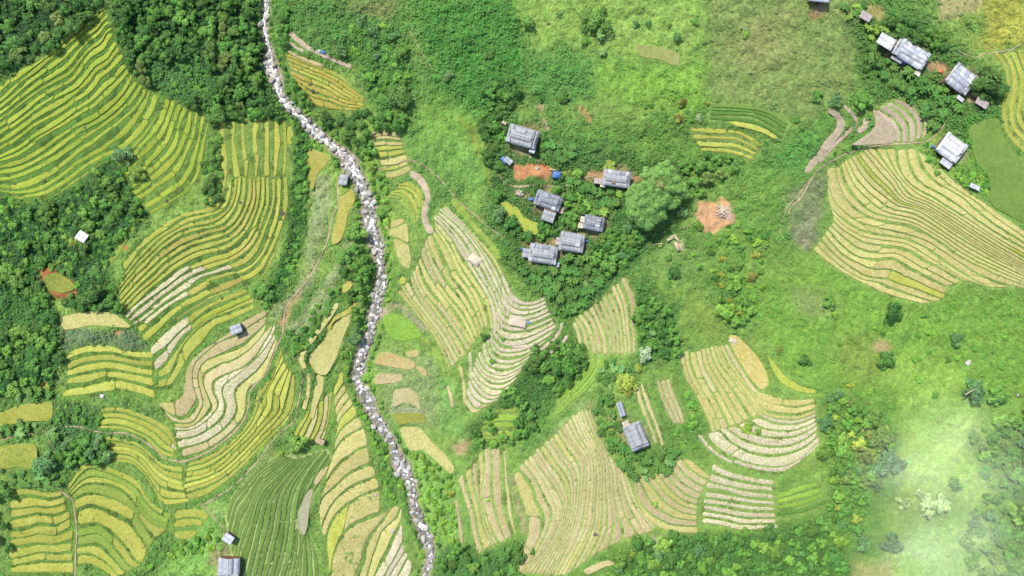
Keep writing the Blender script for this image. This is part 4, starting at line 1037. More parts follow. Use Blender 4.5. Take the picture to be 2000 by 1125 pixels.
for lab, crop, w, pts in RB:
    n_ = max(8, int(length(pts) / 3.2)); rg = np.random.default_rng(len(lab) + int(w * 10))
    c, nrm = ribbon_pts(pts, w, n_)
    s = np.linspace(0, length(c), n_); dist = np.minimum(s, s[-1] - s); rr = w * .6
    cap = np.sqrt(np.clip(1 - (1 - np.clip(dist / rr, 0, 1)) ** 2, 0.03, 1)) * (1 + .35 * (vnoise(s / 22, s * 0 + w, 9) - .5))
    h = (nrm * (w / 2 * cap * (1 + .1 * (rg.random(n_) - .5)))[:, None])
    z = HB(c[:, 0], c[:, 1])
    mud = crop in ('mud', 'pink')
    tag(obj("field_strip", strip_mesh(c - h, c + h, z, crop, lift=.06 if mud else .14)), lab, "field")
    pp = np.stack([np.interp(np.linspace(0, n_ - 1, n_ * 6), np.arange(n_), c[:, q]) for q in (0, 1)], -1)[:, None] + np.repeat(h, 6, 0)[:n_ * 6][:, None] * np.linspace(-1, 1, 30)[None, :, None]
    splat(field, pp); splatz(pp, np.interp(np.linspace(0, n_ - 1, n_ * 6), np.arange(n_), z)[:, None])

# ------------------------------------------------------------------ ground
FS = 2.0
fu_ = np.arange(U0, U1 + .1, FS); fv_ = np.arange(V0, V1 + .1, FS)
FU, FV = np.meshgrid(fu_, fv_)
HF = bil(HZ, FU, FV, U0, V0, TS)
inside = (FU > MU0 + 2) & (FU < MU0 + MW - 3) & (FV > MV0 + 2) & (FV < MV0 + MH - 3)
zf = getm(zsum, FU, FV); infield = inside & (zf != 0)
HF = HF + blur(np.where(infield, zf - .03 - HF, 0.0), 1) * 1.0
HF = np.where(infield, np.minimum(HF, zf + .02), HF)
HGRID[0], HGRID[1] = HF, FS
ny, nx = FU.shape
gx_, gy_ = XY(FU, FV, HF)
V = np.stack([gx_, gy_, HF], -1).reshape(-1, 3)
idx = np.arange(ny * nx).reshape(ny, nx)
F = np.stack([idx[1:, :-1], idx[1:, 1:], idx[:-1, 1:], idx[:-1, :-1]], -1).reshape(-1, 4)
structure(obj("terrain", mesh_np("terrain", V, F, M_ground, GC(FU, FV).reshape(-1, 3), smooth=True)), "green hillside ground of the valley under the terraces and woods")
# the land beyond, down to the horizon
sk = 2600.0
xs = np.array([V[:, 0].min(), V[:, 0].max()]); ys = np.array([V[:, 1].min(), V[:, 1].max()])
def skirt():
    edge = np.concatenate([idx[0, :], idx[1:, -1], idx[-1, -2::-1], idx[-2:0:-1, 0]])
    a = V[edge]; d = a[:, :2] / np.hypot(*a[:, :2].T)[:, None]
    o_ = np.concatenate([d * sk, np.full((len(a), 1), -25.0)], 1)
    vv_ = np.vstack([a, o_]); k = len(a); i = np.arange(k); j = (i + 1) % k
    f = np.stack([i, j, j + k, i + k], -1)
    return mesh_np("hills", vv_, f[:, ::-1], M_ground, np.tile(lin((84, 130, 60)), (2 * k, 1)))
structure(obj("hills", skirt()), "green slopes continuing beyond the valley")

# ------------------------------------------------------------------ stream
M_water, n, l, b_ = mat("stream_water", .12, .5)
g = n.new("ShaderNodeNewGeometry")
base = ramp(n, l, nz(n, l, .35, 3, g.outputs['Position']), [(.3, lin((112, 108, 92))), (.7, lin((152, 148, 134)))])
fo = ramp(n, l, nz(n, l, .8, 6, g.outputs['Position']), [(.50, (0, 0, 0)), (.64, (1, 1, 1))])
l.new(mixc(n, l, fo, base, (.62, .64, .66)), b_.inputs['Base Color'])
rr_ = n.new("ShaderNodeMapRange"); rr_.inputs[3].default_value = .15; rr_.inputs[4].default_value = .8; l.new(fo, rr_.inputs[0]); l.new(rr_.outputs[0], b_.inputs['Roughness'])
bump(n, l, b_, nz(n, l, 3.0, 4, g.outputs['Position']), .6, .2)
c = rp; tg = np.gradient(c, axis=0); tg /= np.hypot(*tg.T)[:, None]; nr = np.stack([-tg[:, 1], tg[:, 0]], 1)
K = 9
rows = []
for f_ in np.linspace(-1, 1, K):
    p = c + nr * (rw * .34 * f_)[:, None]
    rows.append(P3(p[:, 0], p[:, 1], rz - .80 + .12 * fbm(p[:, 0] / 5, p[:, 1] / 5, 77, 2)))
V = np.concatenate(rows); n_ = len(c); i = np.arange(n_ - 1)
F = np.concatenate([np.stack([r * n_ + i, (r + 1) * n_ + i, (r + 1) * n_ + i + 1, r * n_ + i + 1], -1) for r in range(K - 1)])
structure(obj("stream", mesh_np("stream", V, F, M_water, smooth=True)), "white rushing stream among pale boulders")

# boulders
M_rock, n, l, b_ = mat("river_rock", .85, .25)
g = n.new("ShaderNodeNewGeometry"); oi = n.new("ShaderNodeObjectInfo")
rc = ramp(n, l, oi.outputs['Random'], [(0, lin((140, 134, 122))), (.3, lin((178, 172, 158))), (.7, lin((196, 190, 176))), (1, lin((218, 212, 200)))])
rn = ramp(n, l, nz(n, l, 2.2, 5, g.outputs['Position']), [(.3, (.68, .68, .68)), (.7, (1.1, 1.1, 1.1))])
l.new(mixc(n, l, 1.0, rc, rn, 'MULTIPLY'), b_.inputs['Base Color']); bump(n, l, b_, nz(n, l, 4, 5, g.outputs['Position']), .6, .15)
def rock_mesh(seed):
    rg = np.random.default_rng(seed)
    bm = bmesh.new(); bmesh.ops.create_icosphere(bm, subdivisions=2, radius=1)
    pl = [(Vector(rg.normal(size=3)).normalized(), rg.uniform(.55, .9)) for _ in range(9)]
    for v in bm.verts:
        for d, h in pl:
            k = v.co.dot(d)
            if k > h: v.co -= d * (k - h)
        v.co *= 1 + .1 * (rg.random() - .5)
        v.co.z *= .72
    me = bpy.data.meshes.new("boulder"); bm.to_mesh(me); bm.free(); me.materials.append(M_rock); return me
ROCKS = [rock_mesh(i) for i in range(8)]
M_rock2 = M_rock.copy(); M_rock2.name = "dark_field_rock"
for nd in M_rock2.node_tree.nodes:
    if nd.type == 'VALTORGB' and len(nd.color_ramp.elements) == 4:
        for e_, cc_ in zip(nd.color_ramp.elements, ((84, 76, 70), (98, 88, 78), (110, 98, 84), (122, 112, 100))): e_.color = (*lin(cc_), 1)
DARKROCKS = []
for me in ROCKS:
    d_ = me.copy(); d_.materials[0] = M_rock2; DARKROCKS.append(d_)
cand = []
rg = np.random.default_rng(11)
for _ in range(14000):
    k = rg.integers(0, 400); f_ = rg.normal(0, .55) if rg.random() < .35 else rg.uniform(-1, 1)
    if abs(f_) > 1.15 or (abs(f_ - .25 * math.sin(k / 9.0)) < .34 and rg.random() < .8): continue
    p = c[k] + nr[k] * (f_ * rw[k] * .52) + rg.normal(0, 1.2, 2)
    r = min(rg.lognormal(math.log(.34), .5), 1.25) * (1.0 if abs(f_) > .35 else .8)
    cand.append((r, p[0], p[1], k))
cand.sort(key=lambda a: -a[0])
placed = []; grid = {}
for r, u, v, k in cand:
    rp_ = r / MPP; key = (int(u // 14), int(v // 14)); bad = False
    for a in (-1, 0, 1):
        for b2 in (-1, 0, 1):
            for (u2, v2, r2) in grid.get((key[0] + a, key[1] + b2), []):
                if (u - u2) ** 2 + (v - v2) ** 2 < ((rp_ + r2) * .95) ** 2: bad = True; break
            if bad: break
        if bad: break
    if bad or v < -30 or v > 1160: continue
    grid.setdefault(key, []).append((u, v, rp_)); placed.append((r, u, v, k))
placed_v = [p for p in placed if -4 < p[2] < 1129]
big = sorted(placed_v, key=lambda a: -a[0])[:290]
REACH = [(200, "narrow upper stream beside the dark forest"), (420, "stream bend by the golden wedge field"), (700, "middle stream left of the central terraces"), (900, "stream below the dark blue-green tree"), (2000, "lower stream beside the bottom straw terraces")]
reach_items = {}
for j, (r, u, v, k) in enumerate(big):
    z = rz[k] - 1.0 + r * .25
    o = obj("boulder", ROCKS[j % 8]); x, y = XY(u, v, z); o.location = (x, y, z)
    o.scale = (r, r * rg.uniform(.6, 1), r * rg.uniform(.7, 1)); o.rotation_euler = (rg.uniform(-.3, .3), rg.uniform(-.3, .3), rg.uniform(0, 6.28))
    nm = next(nm for lim, nm in REACH if v < lim)
    tag(o, "pale grey boulder lying in the " + nm, "boulder", "boulders in the streambed")
    reach_items.setdefault(nm, []).append((r, u, v, o))
for nm, it in reach_items.items():
    o = max(it)[3]; o['label'] = "largest pale grey boulder in the " + nm
bset = set((u, v) for r, u, v, k in big)
Vs, Fs, base_ = [], [], 0
for j, (r, u, v, k) in enumerate(placed):
    if (u, v) in bset: continue
    me = ROCKS[j % 8]; co = np.empty(len(me.vertices) * 3, np.float32); me.vertices.foreach_get("co", co); co = co.reshape(-1, 3)
    a = rg.uniform(0, 6.28); ca, sa = math.cos(a), math.sin(a); z = rz[k] - 1.0 + r * .25; x, y = XY(u, v, z)
    co = co * [r, r * rg.uniform(.6, 1), r * .8]; co = np.stack([co[:, 0] * ca - co[:, 1] * sa + x, co[:, 0] * sa + co[:, 1] * ca + y, co[:, 2] + z], 1)
    f = np.empty(len(me.polygons) * 3, np.int32); me.polygons.foreach_get("vertices", f); Vs.append(co); Fs.append(f.reshape(-1, 3) + base_); base_ += len(co)
if Vs:
    o = obj("stream_stones", mesh_np("stream_stones", np.concatenate(Vs), np.concatenate(Fs), M_rock)); o['kind'] = 'stuff'; o['label'] = "small pale stones and cobbles filling the streambed"; o['category'] = "stones"
print("boulders", len(placed), len(placed_v))

# ------------------------------------------------------------------ footpaths
M_path = mat_crop("trodden_earth", (206, 182, 152), (184, 156, 124), (150, 160, 104), fine=4, speck_t=(.62, .72))
for lab, w, pts in PATHS:
    n_ = max(8, int(length(pts) / 3)); cc, nn = ribbon_pts(pts, w, n_); s = np.linspace(0, length(pts), n_)
    hw = w / 2 * (1 + .6 * (vnoise(s / 9, s * 0, 21) - .5))
    rows = []
    for f_ in (-1, -.5, 0, .5, 1):
        p = cc + nn * (hw * f_)[:, None]; rows.append(P3(p[:, 0], p[:, 1], HB(p[:, 0], p[:, 1]) + (.16 if abs(f_) < .9 else .02)))
    i = np.arange(n_ - 1)
    F = np.concatenate([np.stack([r * n_ + i, (r + 1) * n_ + i, (r + 1) * n_ + i + 1, r * n_ + i + 1], -1) for r in range(4)])
    structure(obj("footpath", mesh_np("footpath", np.concatenate(rows), F, M_path, smooth=True)), lab)
# ------------------------------------------------------------------ houses (plan outline first, so that plants keep clear of them)
def mat_plain(name, col, rough=.8, spec=.2, ns=3.0, amp=.3, bmp=.3, rand=.12):
    m, n, l, b = mat(name, rough, spec)
    g = n.new("ShaderNodeNewGeometry"); oi = n.new("ShaderNodeObjectInfo")
    f = ramp(n, l, nz(n, l, ns, 4, g.outputs['Position']), [(.3, (1 - amp,) * 3), (.7, (1 + amp * .6,) * 3)])
    c = mixc(n, l, 1.0, tuple(lin(col)), f, 'MULTIPLY')
    hs = n.new("ShaderNodeHueSaturation"); mr = n.new("ShaderNodeMapRange"); mr.inputs[3].default_value = 1 - rand; mr.inputs[4].default_value = 1 + rand
    l.new(oi.outputs['Random'], mr.inputs[0]); l.new(mr.outputs[0], hs.inputs['Value']); l.new(c, hs.inputs['Color']); l.new(hs.outputs[0], b.inputs['Base Color'])
    if bmp: bump(n, l, b, nz(n, l, ns * 2, 4, g.outputs['Position']), bmp, .05)
    return m
M_roof, n, l, b_ = mat_attr("fibre_cement_roof", rough=.75, spec=.25, nscale=1.6, amp=.2)
M_wood = mat_plain("weathered_boards", (142, 112, 82), ns=2)
M_dark = mat_plain("dark_timber", (70, 58, 48), ns=2)
M_glass = mat_plain("dark_window", (50, 56, 62), rough=.25, spec=.5, amp=.1)
M_thatch = mat_plain("old_thatch", (188, 168, 140), ns=5, amp=.5, bmp=.8)
M_pale = mat_plain("pale_sheet", (206, 202, 200), ns=2, amp=.2)
M_cream = mat_plain("cream_sheet", (222, 206, 178), ns=2, amp=.2)
M_blue = mat_plain("blue_tarp", (92, 134, 200), rough=.45, spec=.4, ns=4, amp=.35, bmp=.8)
M_white = mat_plain("white_tarp", (226, 226, 232), rough=.5, ns=4, amp=.15, bmp=.6)
M_orange = mat_plain("orange_tarp", (230, 140, 88), rough=.5, ns=4, amp=.15)
M_trunk = mat_plain("bark", (112, 98, 80), ns=4, amp=.4)
M_log = mat_plain("fresh_timber", (214, 196, 160), ns=4, amp=.3)
M_rubble = mat_plain("rubble", (208, 190, 166), ns=3, amp=.4)

def panel_slope(p0, ex, ey, L, W, rows, cols, base, rg, th=.03, var=.08, pale=0.0):
    """a roof slope laid with overlapping sheets: p0 corner at the ridge, ex along the ridge, ey down the slope"""
    ex, ey = np.array(ex, float), np.array(ey, float); nn = np.cross(ex, ey); nn = nn / np.linalg.norm(nn)
    if nn[2] < 0: nn = -nn
    V, F, Cc = [], [], []
    for r in range(rows):
        for c_ in range(cols):
            a0 = c_ * L / cols; a1 = (c_ + 1) * L / cols; b0 = r * W / rows - (.08 if r else 0); b1 = (r + 1) * W / rows
            lift = .004 * (rows - r) + .004 * (c_ % 2)
            jit = rg.normal(0, .004)
            k = len(V)
            col = np.array(base) * (1 + rg.normal(0, var))
            if rg.random() < pale: col = lin((226, 226, 226)) * rg.uniform(.85, 1.0)
            nsub = 6
            for s_ in range(nsub + 1):
                a = a0 + (a1 - a0) * s_ / nsub; wv_ = .010 if s_ % 2 else 0
                for bb, dz in ((b0, lift), (b1, lift + .008)):
                    q = np.array(p0) + ex * a + ey * bb + nn * (dz + wv_ + jit); V.append(q); Cc.append(col)
                for bb, dz in ((b0, lift - th), (b1, lift - th + .008)):
                    q = np.array(p0) + ex * a + ey * bb + nn * (dz + jit); V.append(q); Cc.append(col)
            for s_ in range(nsub):
                i = k + 4 * s_; j = i + 4
                F += [[i, j, j + 1, i + 1], [i + 2, i + 3, j + 3, j + 2], [i + 1, j + 1, j + 3, i + 3], [i, i + 2, j + 2, j]]
            F += [[k, k + 1, k + 3, k + 2], [k + 4 * nsub, k + 4 * nsub + 2, k + 4 * nsub + 3, k + 4 * nsub + 1]]
    return V, F, Cc
def merge(parts):
    V, F, Cc = [], [], []
    for v, f, c_ in parts:
        k = len(V); V += v; Cc += c_; F += [[x + k for x in ff] for ff in f]
    return np.array(V), np.array(F), np.array(Cc)
def box_mesh(name, boxes, mat_):
    """boxes: (cx,cy,cz,sx,sy,sz)"""
    bm = bmesh.new()
    for cx, cy, cz, sx, sy, sz in boxes:
        r = bmesh.ops.create_cube(bm, size=1)
        for v in r['verts']: v.co = Vector((v.co.x * sx + cx, v.co.y * sy + cy, v.co.z * sz + cz))
    me = bpy.data.meshes.new(name); bm.to_mesh(me); bm.free(); me.materials.append(mat_); return me

ROOFC = {'grey': (172, 174, 176), 'blue': (170, 176, 182), 'pale': (204, 208, 214), 'slate': (148, 152, 158), 'rust': (168, 142, 118), 'light': (180, 184, 190), 'white': (226, 226, 228), 'cream': (222, 208, 184), 'pink': (190, 178, 172)}
HOUSES = []
def house(u, v, ang, Lp, Wp, label, cat="house", name="farmhouse", roof='grey', wall_h=2.3, rise=.36, pale=.04, hips=(.16, .16), ext=None, seed=0, var=.035, patch_=None):
    """ang: direction of the ridge in the picture plane, degrees clockwise; Lp, Wp roof plan size in units of .15 m"""
    rg = np.random.default_rng(seed + int(u))
    L, W = Lp * MPP, Wp * MPP
    g0 = float(min(HB(u + a, v + b_) for a in (-Lp / 3, Lp / 3) for b_ in (-Wp / 3, Wp / 3))); g1 = float(HB(u, v))
    z = (g0 + g1) / 2 - .05
    x, y = XY(u, v, z + wall_h)
    root = empty(name, (float(x), float(y), z), label, cat, rz=-R(ang))
    fillpoly(keep, [(u + math.cos(R(ang)) * a - math.sin(R(ang)) * b_, v + math.sin(R(ang)) * a + math.cos(R(ang)) * b_) for a, b_ in ((-Lp / 2 - 2, -Wp / 2 - 2), (Lp / 2 + 2, -Wp / 2 - 2), (Lp / 2 + 2, Wp / 2 + 2), (-Lp / 2 - 2, Wp / 2 + 2))])
    base = lin(ROOFC[roof])
    oh = .45; wl, ww_ = L - 2 * oh, W - 2 * oh
    # walls with gables
    bm = bmesh.new()
    def quad(*p): bm.faces.new([bm.verts.new(q) for q in p])
    hz = wall_h; rz_ = wall_h + rise * (W / 2) - .12; wz = wall_h + rise * oh - .12
    a, b_ = wl / 2, ww_ / 2
    for sy in (-1, 1): quad((-a, sy * b_, -1.2), (a, sy * b_, -1.2), (a, sy * b_, wz), (-a, sy * b_, wz))
    for sx in (-1, 1): quad((sx * a, -b_, -1.2), (sx * a, b_, -1.2), (sx * a, b_, wz), (sx * a, 0, rz_), (sx * a, -b_, wz))
    # posts and board battens
    me = bpy.data.meshes.new("wall"); bmesh.ops.recalc_face_normals(bm, faces=bm.faces[:]); bm.to_mesh(me); bm.free(); me.materials.append(M_wood)
    obj("wall", me, root)
    obj("door", box_mesh("door", [(wl * .08, -b_ - .03, .95, .95, .08, 1.9)], M_dark), root)
    for sx in (-.28, .34):
        wd = obj("window", box_mesh("window", [(wl * sx, -b_ - .03, 1.4, .9, .06, .8)], M_dark), root)
        obj("pane", box_mesh("pane", [(wl * sx, -b_ - .065, 1.4, .72, .03, .62)], M_glass), wd)
    # roof: two sheeted slopes between the hips, lower aprons over the ends
    h0, h1 = hips[0] * L, hips[1] * L
    slen = math.hypot(W / 2, rise * W / 2); ey = np.array([0, W / 2, -rise * W / 2]) / slen
    top = np.array([-L / 2 + h0, 0, wall_h + rise * W / 2])
    Lr = L - h0 - h1
    rows = max(2, int(slen / 1.5)); cols = max(3, int(Lr / 1.2))
    P_ = [panel_slope(top, (1, 0, 0), ey, Lr, slen, rows, cols, base, rg, var=var, pale=pale), panel_slope(top, (1, 0, 0), ey * [1, -1, 1], Lr, slen, rows, cols, base * rg.uniform(.94, 1.06), rg, var=var, pale=pale)]
    V, F, Cc = merge(P_); rf = obj("roof", mesh_np("roof", V, F, M_roof, Cc), root)
    rc = box_mesh("ridge_cap", [(-L / 2 + h0 + Lr / 2, 0, wall_h + rise * W / 2 + .07, Lr + .1, .34, .07)], M_roof)
    a_ = rc.attributes.new("col", 'FLOAT_COLOR', 'POINT'); a_.data.foreach_set("color", np.tile(np.append(base * 1.22, 1), len(rc.vertices)).astype(np.float32)); obj("ridge_cap", rc, rf)
    for sx, hh in ((-1, h0), (1, h1)):
        if hh < .25: continue
        # apron: a lower lean-to roof over the gable end, stepping down from the main roof edge
        ln = hh + .35; drop = .5 + .28 * ln
        x0 = sx * (L / 2 - hh - .25)
        zt = wall_h + rise * W / 2 * .62
        wid = W * .96
        e2 = np.array([sx * ln, 0, -.30 * ln]); l2 = np.linalg.norm(e2)
        v_, f, c_ = panel_slope((x0, -wid / 2, zt), (0, 1, 0), e2 / l2, wid, l2, 2, max(3, int(wid / 1.05)), base * rg.uniform(.9, 1.06), rg, var=var, pale=pale)
        V, F, Cc = merge([(v_, f, c_)]); obj("apron_roof", mesh_np("apron_roof", V, F, M_roof, Cc), root)
    if patch_:
        for (px, py, pw, ph, colr) in patch_:      # lighter or darker sheets nailed over the slope
            sy = 1 if py > 0 else -1
            d0 = abs(py) * W / 2; zz = wall_h + rise * (W / 2 - d0) + .22
            pm = panel_slope((px * L / 2, sy * d0, zz), (1, 0, 0), ey * [1, sy, 1], pw * L, ph * slen, 2, max(2, int(pw * L)), lin(ROOFC[colr]), rg, var=.05)
            V, F, Cc = merge([pm]); obj("roof_patch", mesh_np("roof_patch", V, F, M_roof, Cc), rf)
    if ext:
        for (ex_, ey_, el, ew, eh, er, rot) in ext:   # side sheds joined to the house: offset (units), size, wall height, roof colour
            X, Y = ex_ * MPP, -ey_ * MPP; l_, w_ = el * MPP, ew * MPP
            e = obj("lean_to", box_mesh("lean_to", [(X, Y, eh / 2 - .6, l_ * .86, w_ * .86, eh + 1.0)], M_wood), root)
            v_, f, c_ = panel_slope((X - l_ / 2, Y - w_ / 2, eh + .28), (1, 0, 0), np.array([0, 1, -.13]) / math.hypot(1, .13), l_, w_, 2, max(2, int(l_ / 1.0)), lin(ROOFC[er]), rg, var=var)
            V, F, Cc = merge([(v_, f, c_)]); obj("lean_to_roof", mesh_np("lean_to_roof", V, F, M_roof, Cc), e)
            fillpoly(keep, [(u + math.cos(R(ang)) * (ex_ + a2) - math.sin(R(ang)) * (ey_ + b2), v + math.sin(R(ang)) * (ex_ + a2) + math.cos(R(ang)) * (ey_ + b2)) for a2, b2 in ((-el / 2 - 1, -ew / 2 - 1), (el / 2 + 1, -ew / 2 - 1), (el / 2 + 1, ew / 2 + 1), (-el / 2 - 1, ew / 2 + 1))])
    return root
def shed(u, v, ang, Lp, Wp, label, roof='cream', h=1.9, tilt=.16, cat="shed", name="shed", var=.07, thatch=False):
    """small open shed: four posts, a low back wall and one pitched sheet roof"""
    rg = np.random.default_rng(int(u * 3 + v))
    L, W = Lp * MPP, Wp * MPP
    z = float(HB(u, v)) - .03
    x, y = XY(u, v, z + h)
    root = empty(name, (float(x), float(y), z), label, cat, rz=-R(ang))
    fillpoly(keep, [(u + math.cos(R(ang)) * a - math.sin(R(ang)) * b_, v + math.sin(R(ang)) * a + math.cos(R(ang)) * b_) for a, b_ in ((-Lp / 2 - 1, -Wp / 2 - 1), (Lp / 2 + 1, -Wp / 2 - 1), (Lp / 2 + 1, Wp / 2 + 1), (-Lp / 2 - 1, Wp / 2 + 1))])
    for sx in (-1, 1):
        for sy in (-1, 1): obj("post", box_mesh("post", [(sx * L * .42, sy * W * .40, h / 2 - .5, .12, .12, h + 1.0 - .16 * sy * tilt * W)], M_dark), root)
    obj("wall", box_mesh("wall", [(0, W * .40, h * .45 - .5, L * .80, .06, h * .9 + .9), (L * .42 - .07, 0, h * .4 - .5, .06, W * .72, h * .8 + .9)], M_wood), root)
    e = np.array([0, 1, -tilt]) / math.hypot(1, tilt)
    v_, f, c_ = panel_slope((-L / 2, -W / 2, h + tilt * W / 2 + .06), (1, 0, 0), e, L, W * math.hypot(1, tilt), 2, max(2, int(L / .95)), lin(ROOFC.get(roof, roof)), rg, var=var)
    V, F, Cc = merge([(v_, f, c_)]); obj("roof", mesh_np("roof", V, F, M_thatch if thatch else M_roof, Cc), root)
    return root

house(1021, 267, 16, 56, 36, "grey roofed farmhouse on the slope above the orange earth yard", hips=(.1, .2), patch_=[(-.5, .3, .3, .5, 'light')], ext=[(24, 17, 11, 14, 1.7, 'pale', 0)])
house(1205, 349, 8, 50, 31, "grey roofed farmhouse touching the huge dark green tree", hips=(.08, .14), patch_=[(.1, .5, .2, .4, 'slate'), (-.4, -.3, .16, .4, 'rust')], ext=[(-33, 9, 17, 10, 1.6, 'pink', 0), (-24, 13, 10, 12, 1.5, 'cream', 0)])
house(1071, 392, 19, 50, 30, "grey roofed farmhouse with a lower wing pointing down the picture", hips=(.2, .14), roof='slate', var=.06, patch_=[(-.55, .25, .22, .6, 'light')], ext=[(10, 26, 24, 24, 2.2, 'grey', 0)])
house(1160, 436, 12, 38, 28, "smallest grey roofed farmhouse, with cream sheets along its left end", hips=(.12, .2), roof='slate', patch_=[(.1, .3, .25, .4, 'grey')], ext=[(-22, -3, 8, 12, 1.6, 'cream', 0), (-23, 9, 10, 10, 1.5, 'cream', 0)])
house(1117, 473, 9, 46, 36, "grey roofed farmhouse just above and right of the lowest village house", hips=(.08, .16), ext=[(-26, 2, 8, 16, 1.6, 'pink', 0)])
house(1061, 496, 9, 52, 36, "lowest grey roofed farmhouse of the village, with a jutting left porch", hips=(.12, .12), var=.05, patch_=[(-.2, .6, .3, .3, 'slate')], ext=[(-32, 3, 14, 18, 1.8, 'grey', 0), (30, 16, 8, 9, 1.4, 'blue', 0)])
house(1779, 105, 31, 62, 36, "long silver roofed farmhouse in the upper right hamlet with a blue sheet below it", roof='light', pale=.25, hips=(.16, .06), var=.16, ext=[(30, 21, 11, 11, 1.5, 'cream', 0), (-16, 20, 22, 8, 1.6, 'blue', 0)])
shed(1731, 81, 31, 30, 24, "white roofed shed adjoining the long silver farmhouse", roof='white', h=2.2, var=.1)
house(1877, 155, 38, 46, 43, "silver roofed farmhouse beside the big dark round tree, upper right", roof='light', pale=.3, hips=(.06, .14), var=.15, ext=[(22, 26, 14, 8, 1.6, 'pale', 0)])
shed(1918, 201, 33, 24, 15, "small grey shed below the right hamlet, nearest the big dark tree", roof='pink')
house(1858, 289, 36, 44, 42, "bright white roofed farmhouse at the top of the huge right terraces", roof='white', pale=.4, hips=(.06, .12), var=.06, ext=[(10, 26, 22, 15, 1.8, 'pale', 0)])
shed(1691, 32, 31, 21, 16, "small tilted tan shed in the grass near the top right", roof='pink')
house(1600, -8, 6, 36, 22, "pale roofed hut cut by the top edge with a timber deck below it", roof='pale', hips=(.05, .05))
house(1242, 852, 68, 50, 36, "grey roofed farmhouse ringed by bananas at lower centre right", hips=(.05, .16), roof='grey', ext=[(-27, 8, 12, 14, 1.6, 'cream', 0)])
shed(1213, 799, 72, 28, 12, "narrow slate-grey shed above the lower farmhouse", roof='blue', h=1.8)
house(447, 1111, 92, 46, 43, "grey roofed house at the bottom edge beside the dark green rice", hips=(.03, .3), roof='light')
shed(446, 1052, 34, 20, 16, "small white roofed shed above the bottom edge house", roof='pale')
shed(461, 643, -22, 22, 18, "lone blue-grey hut standing in the golden terraces", roof='blue', h=1.9, cat="hut", name="field_hut")
shed(160, 462, 32, 20, 18, "lone white roofed hut in the left thicket", roof='white', h=2.0, cat="hut", name="field_hut")
shed(671, 351, 8, 16, 21, "small slate shed on the bank right beside the stream bend", roof='grey', h=1.7)
shed(627, 863, 20, 14, 10, "tiny dark thatched shelter at the head of the dark green rice", roof='pink', h=1.4, thatch=True, cat="shelter", name="field_shelter")
shed(1904, 365, 24, 19, 9, "low pale shed in the bushes below the white roofed farmhouse", roof='pale', h=1.4)
shed(1094, 410, 20, 15, 13, "thatched lean shed against the right side of the winged farmhouse", roof='cream', h=1.5, thatch=True)
shed(993, 314, 40, 16, 11, "weathered grey shed with a blue tarp at the left end of the orange yard", roof='light', h=1.6)

# ------------------------------------------------------------------ plants
def leafcloud(rg, lobes, n, size, up=.35, shade=.16, jitter=.18, nj=.42):
    """leaf-sized faces over the surface of a set of lobes (x,y,z,r); returns verts, faces, tint"""
    lobes = np.array(lobes, float); w = lobes[:, 3] ** 2; w /= w.sum()
    li = rg.choice(len(lobes), n, p=w)
    d = rg.normal(size=(n, 3)); d /= np.linalg.norm(d, axis=1)[:, None]
    low = d[:, 2] < -.35; d[low, 2] *= -.6; d /= np.linalg.norm(d, axis=1)[:, None]
    rr = lobes[li, 3] * (1 - np.abs(rg.normal(0, jitter, n)))
    c = lobes[li, :3] + d * rr[:, None] * [1, 1, .85]
    nn = d + rg.normal(0, nj, (n, 3)); nn[:, 2] += up; nn /= np.linalg.norm(nn, axis=1)[:, None]
    a = np.cross(nn, rg.normal(size=(n, 3))); a /= np.linalg.norm(a, axis=1)[:, None]; b_ = np.cross(nn, a)
    s = size * rg.uniform(.6, 1.35, n)[:, None]
    V = np.stack([c - a * s, c - b_ * s * .55, c + a * s, c + b_ * s * .55], 1).reshape(-1, 3)
    tl = 1 + rg.normal(0, shade, len(lobes)); tint = tl[li] * (1 + rg.normal(0, .16, n))
    F = np.arange(4 * n).reshape(n, 4)
    return V, F, np.repeat(tint, 4)
def tube(path, r0, r1, k=6):
    V = []; F = []
    path = np.array(path, float)
    for i, p in enumerate(path):
        t = i / (len(path) - 1); r = r0 + (r1 - r0) * t
        for j in range(k): V.append([p[0] + r * math.cos(6.283 * j / k), p[1] + r * math.sin(6.283 * j / k), p[2]])
    for i in range(len(path) - 1):
        for j in range(k): F.append([i * k + j, i * k + (j + 1) % k, (i + 1) * k + (j + 1) % k, (i + 1) * k + j])
    return np.array(V), np.array(F)
SPEC = {'dark': (84, 128, 52), 'mid': (108, 156, 60), 'bright': (130, 176, 64), 'blue': (104, 148, 82), 'yellow': (162, 182, 68), 'olive': (130, 156, 72), 'rust': (146, 150, 62), 'grey': (158, 182, 134), 'mint': (180, 214, 128)}
def crown_mesh(spec, seed, n=1100, size=.105, nl=15, flat=1.0):
    rg = np.random.default_rng(seed)
    lobes = [(0, 0, 1.0 * flat, .54)]
    for i in range(nl):
        a = rg.uniform(0, 6.283); q = rg.uniform(.35, .9); lobes.append((math.cos(a) * q, math.sin(a) * q, (1.05 + rg.uniform(-.4, .4) - .4 * q) * flat, rg.uniform(.16, .4)))
    V, F, t = leafcloud(rg, lobes, n, size)
    sc_ = lin(SPEC[spec], .62); sc_ = sc_ * .95 + .05 * (sc_ @ [.25, .65, .1]); col = sc_[None] * np.clip(t, .5, 1.6)[:, None]
    col = col * (1 + rg.normal(0, .05, (len(lobes), 3)))[rg.integers(0, len(lobes), len(V) // 4)].repeat(4, 0)
    return mesh_np("crown", V, F, M_plant, np.clip(col, .002, .9))
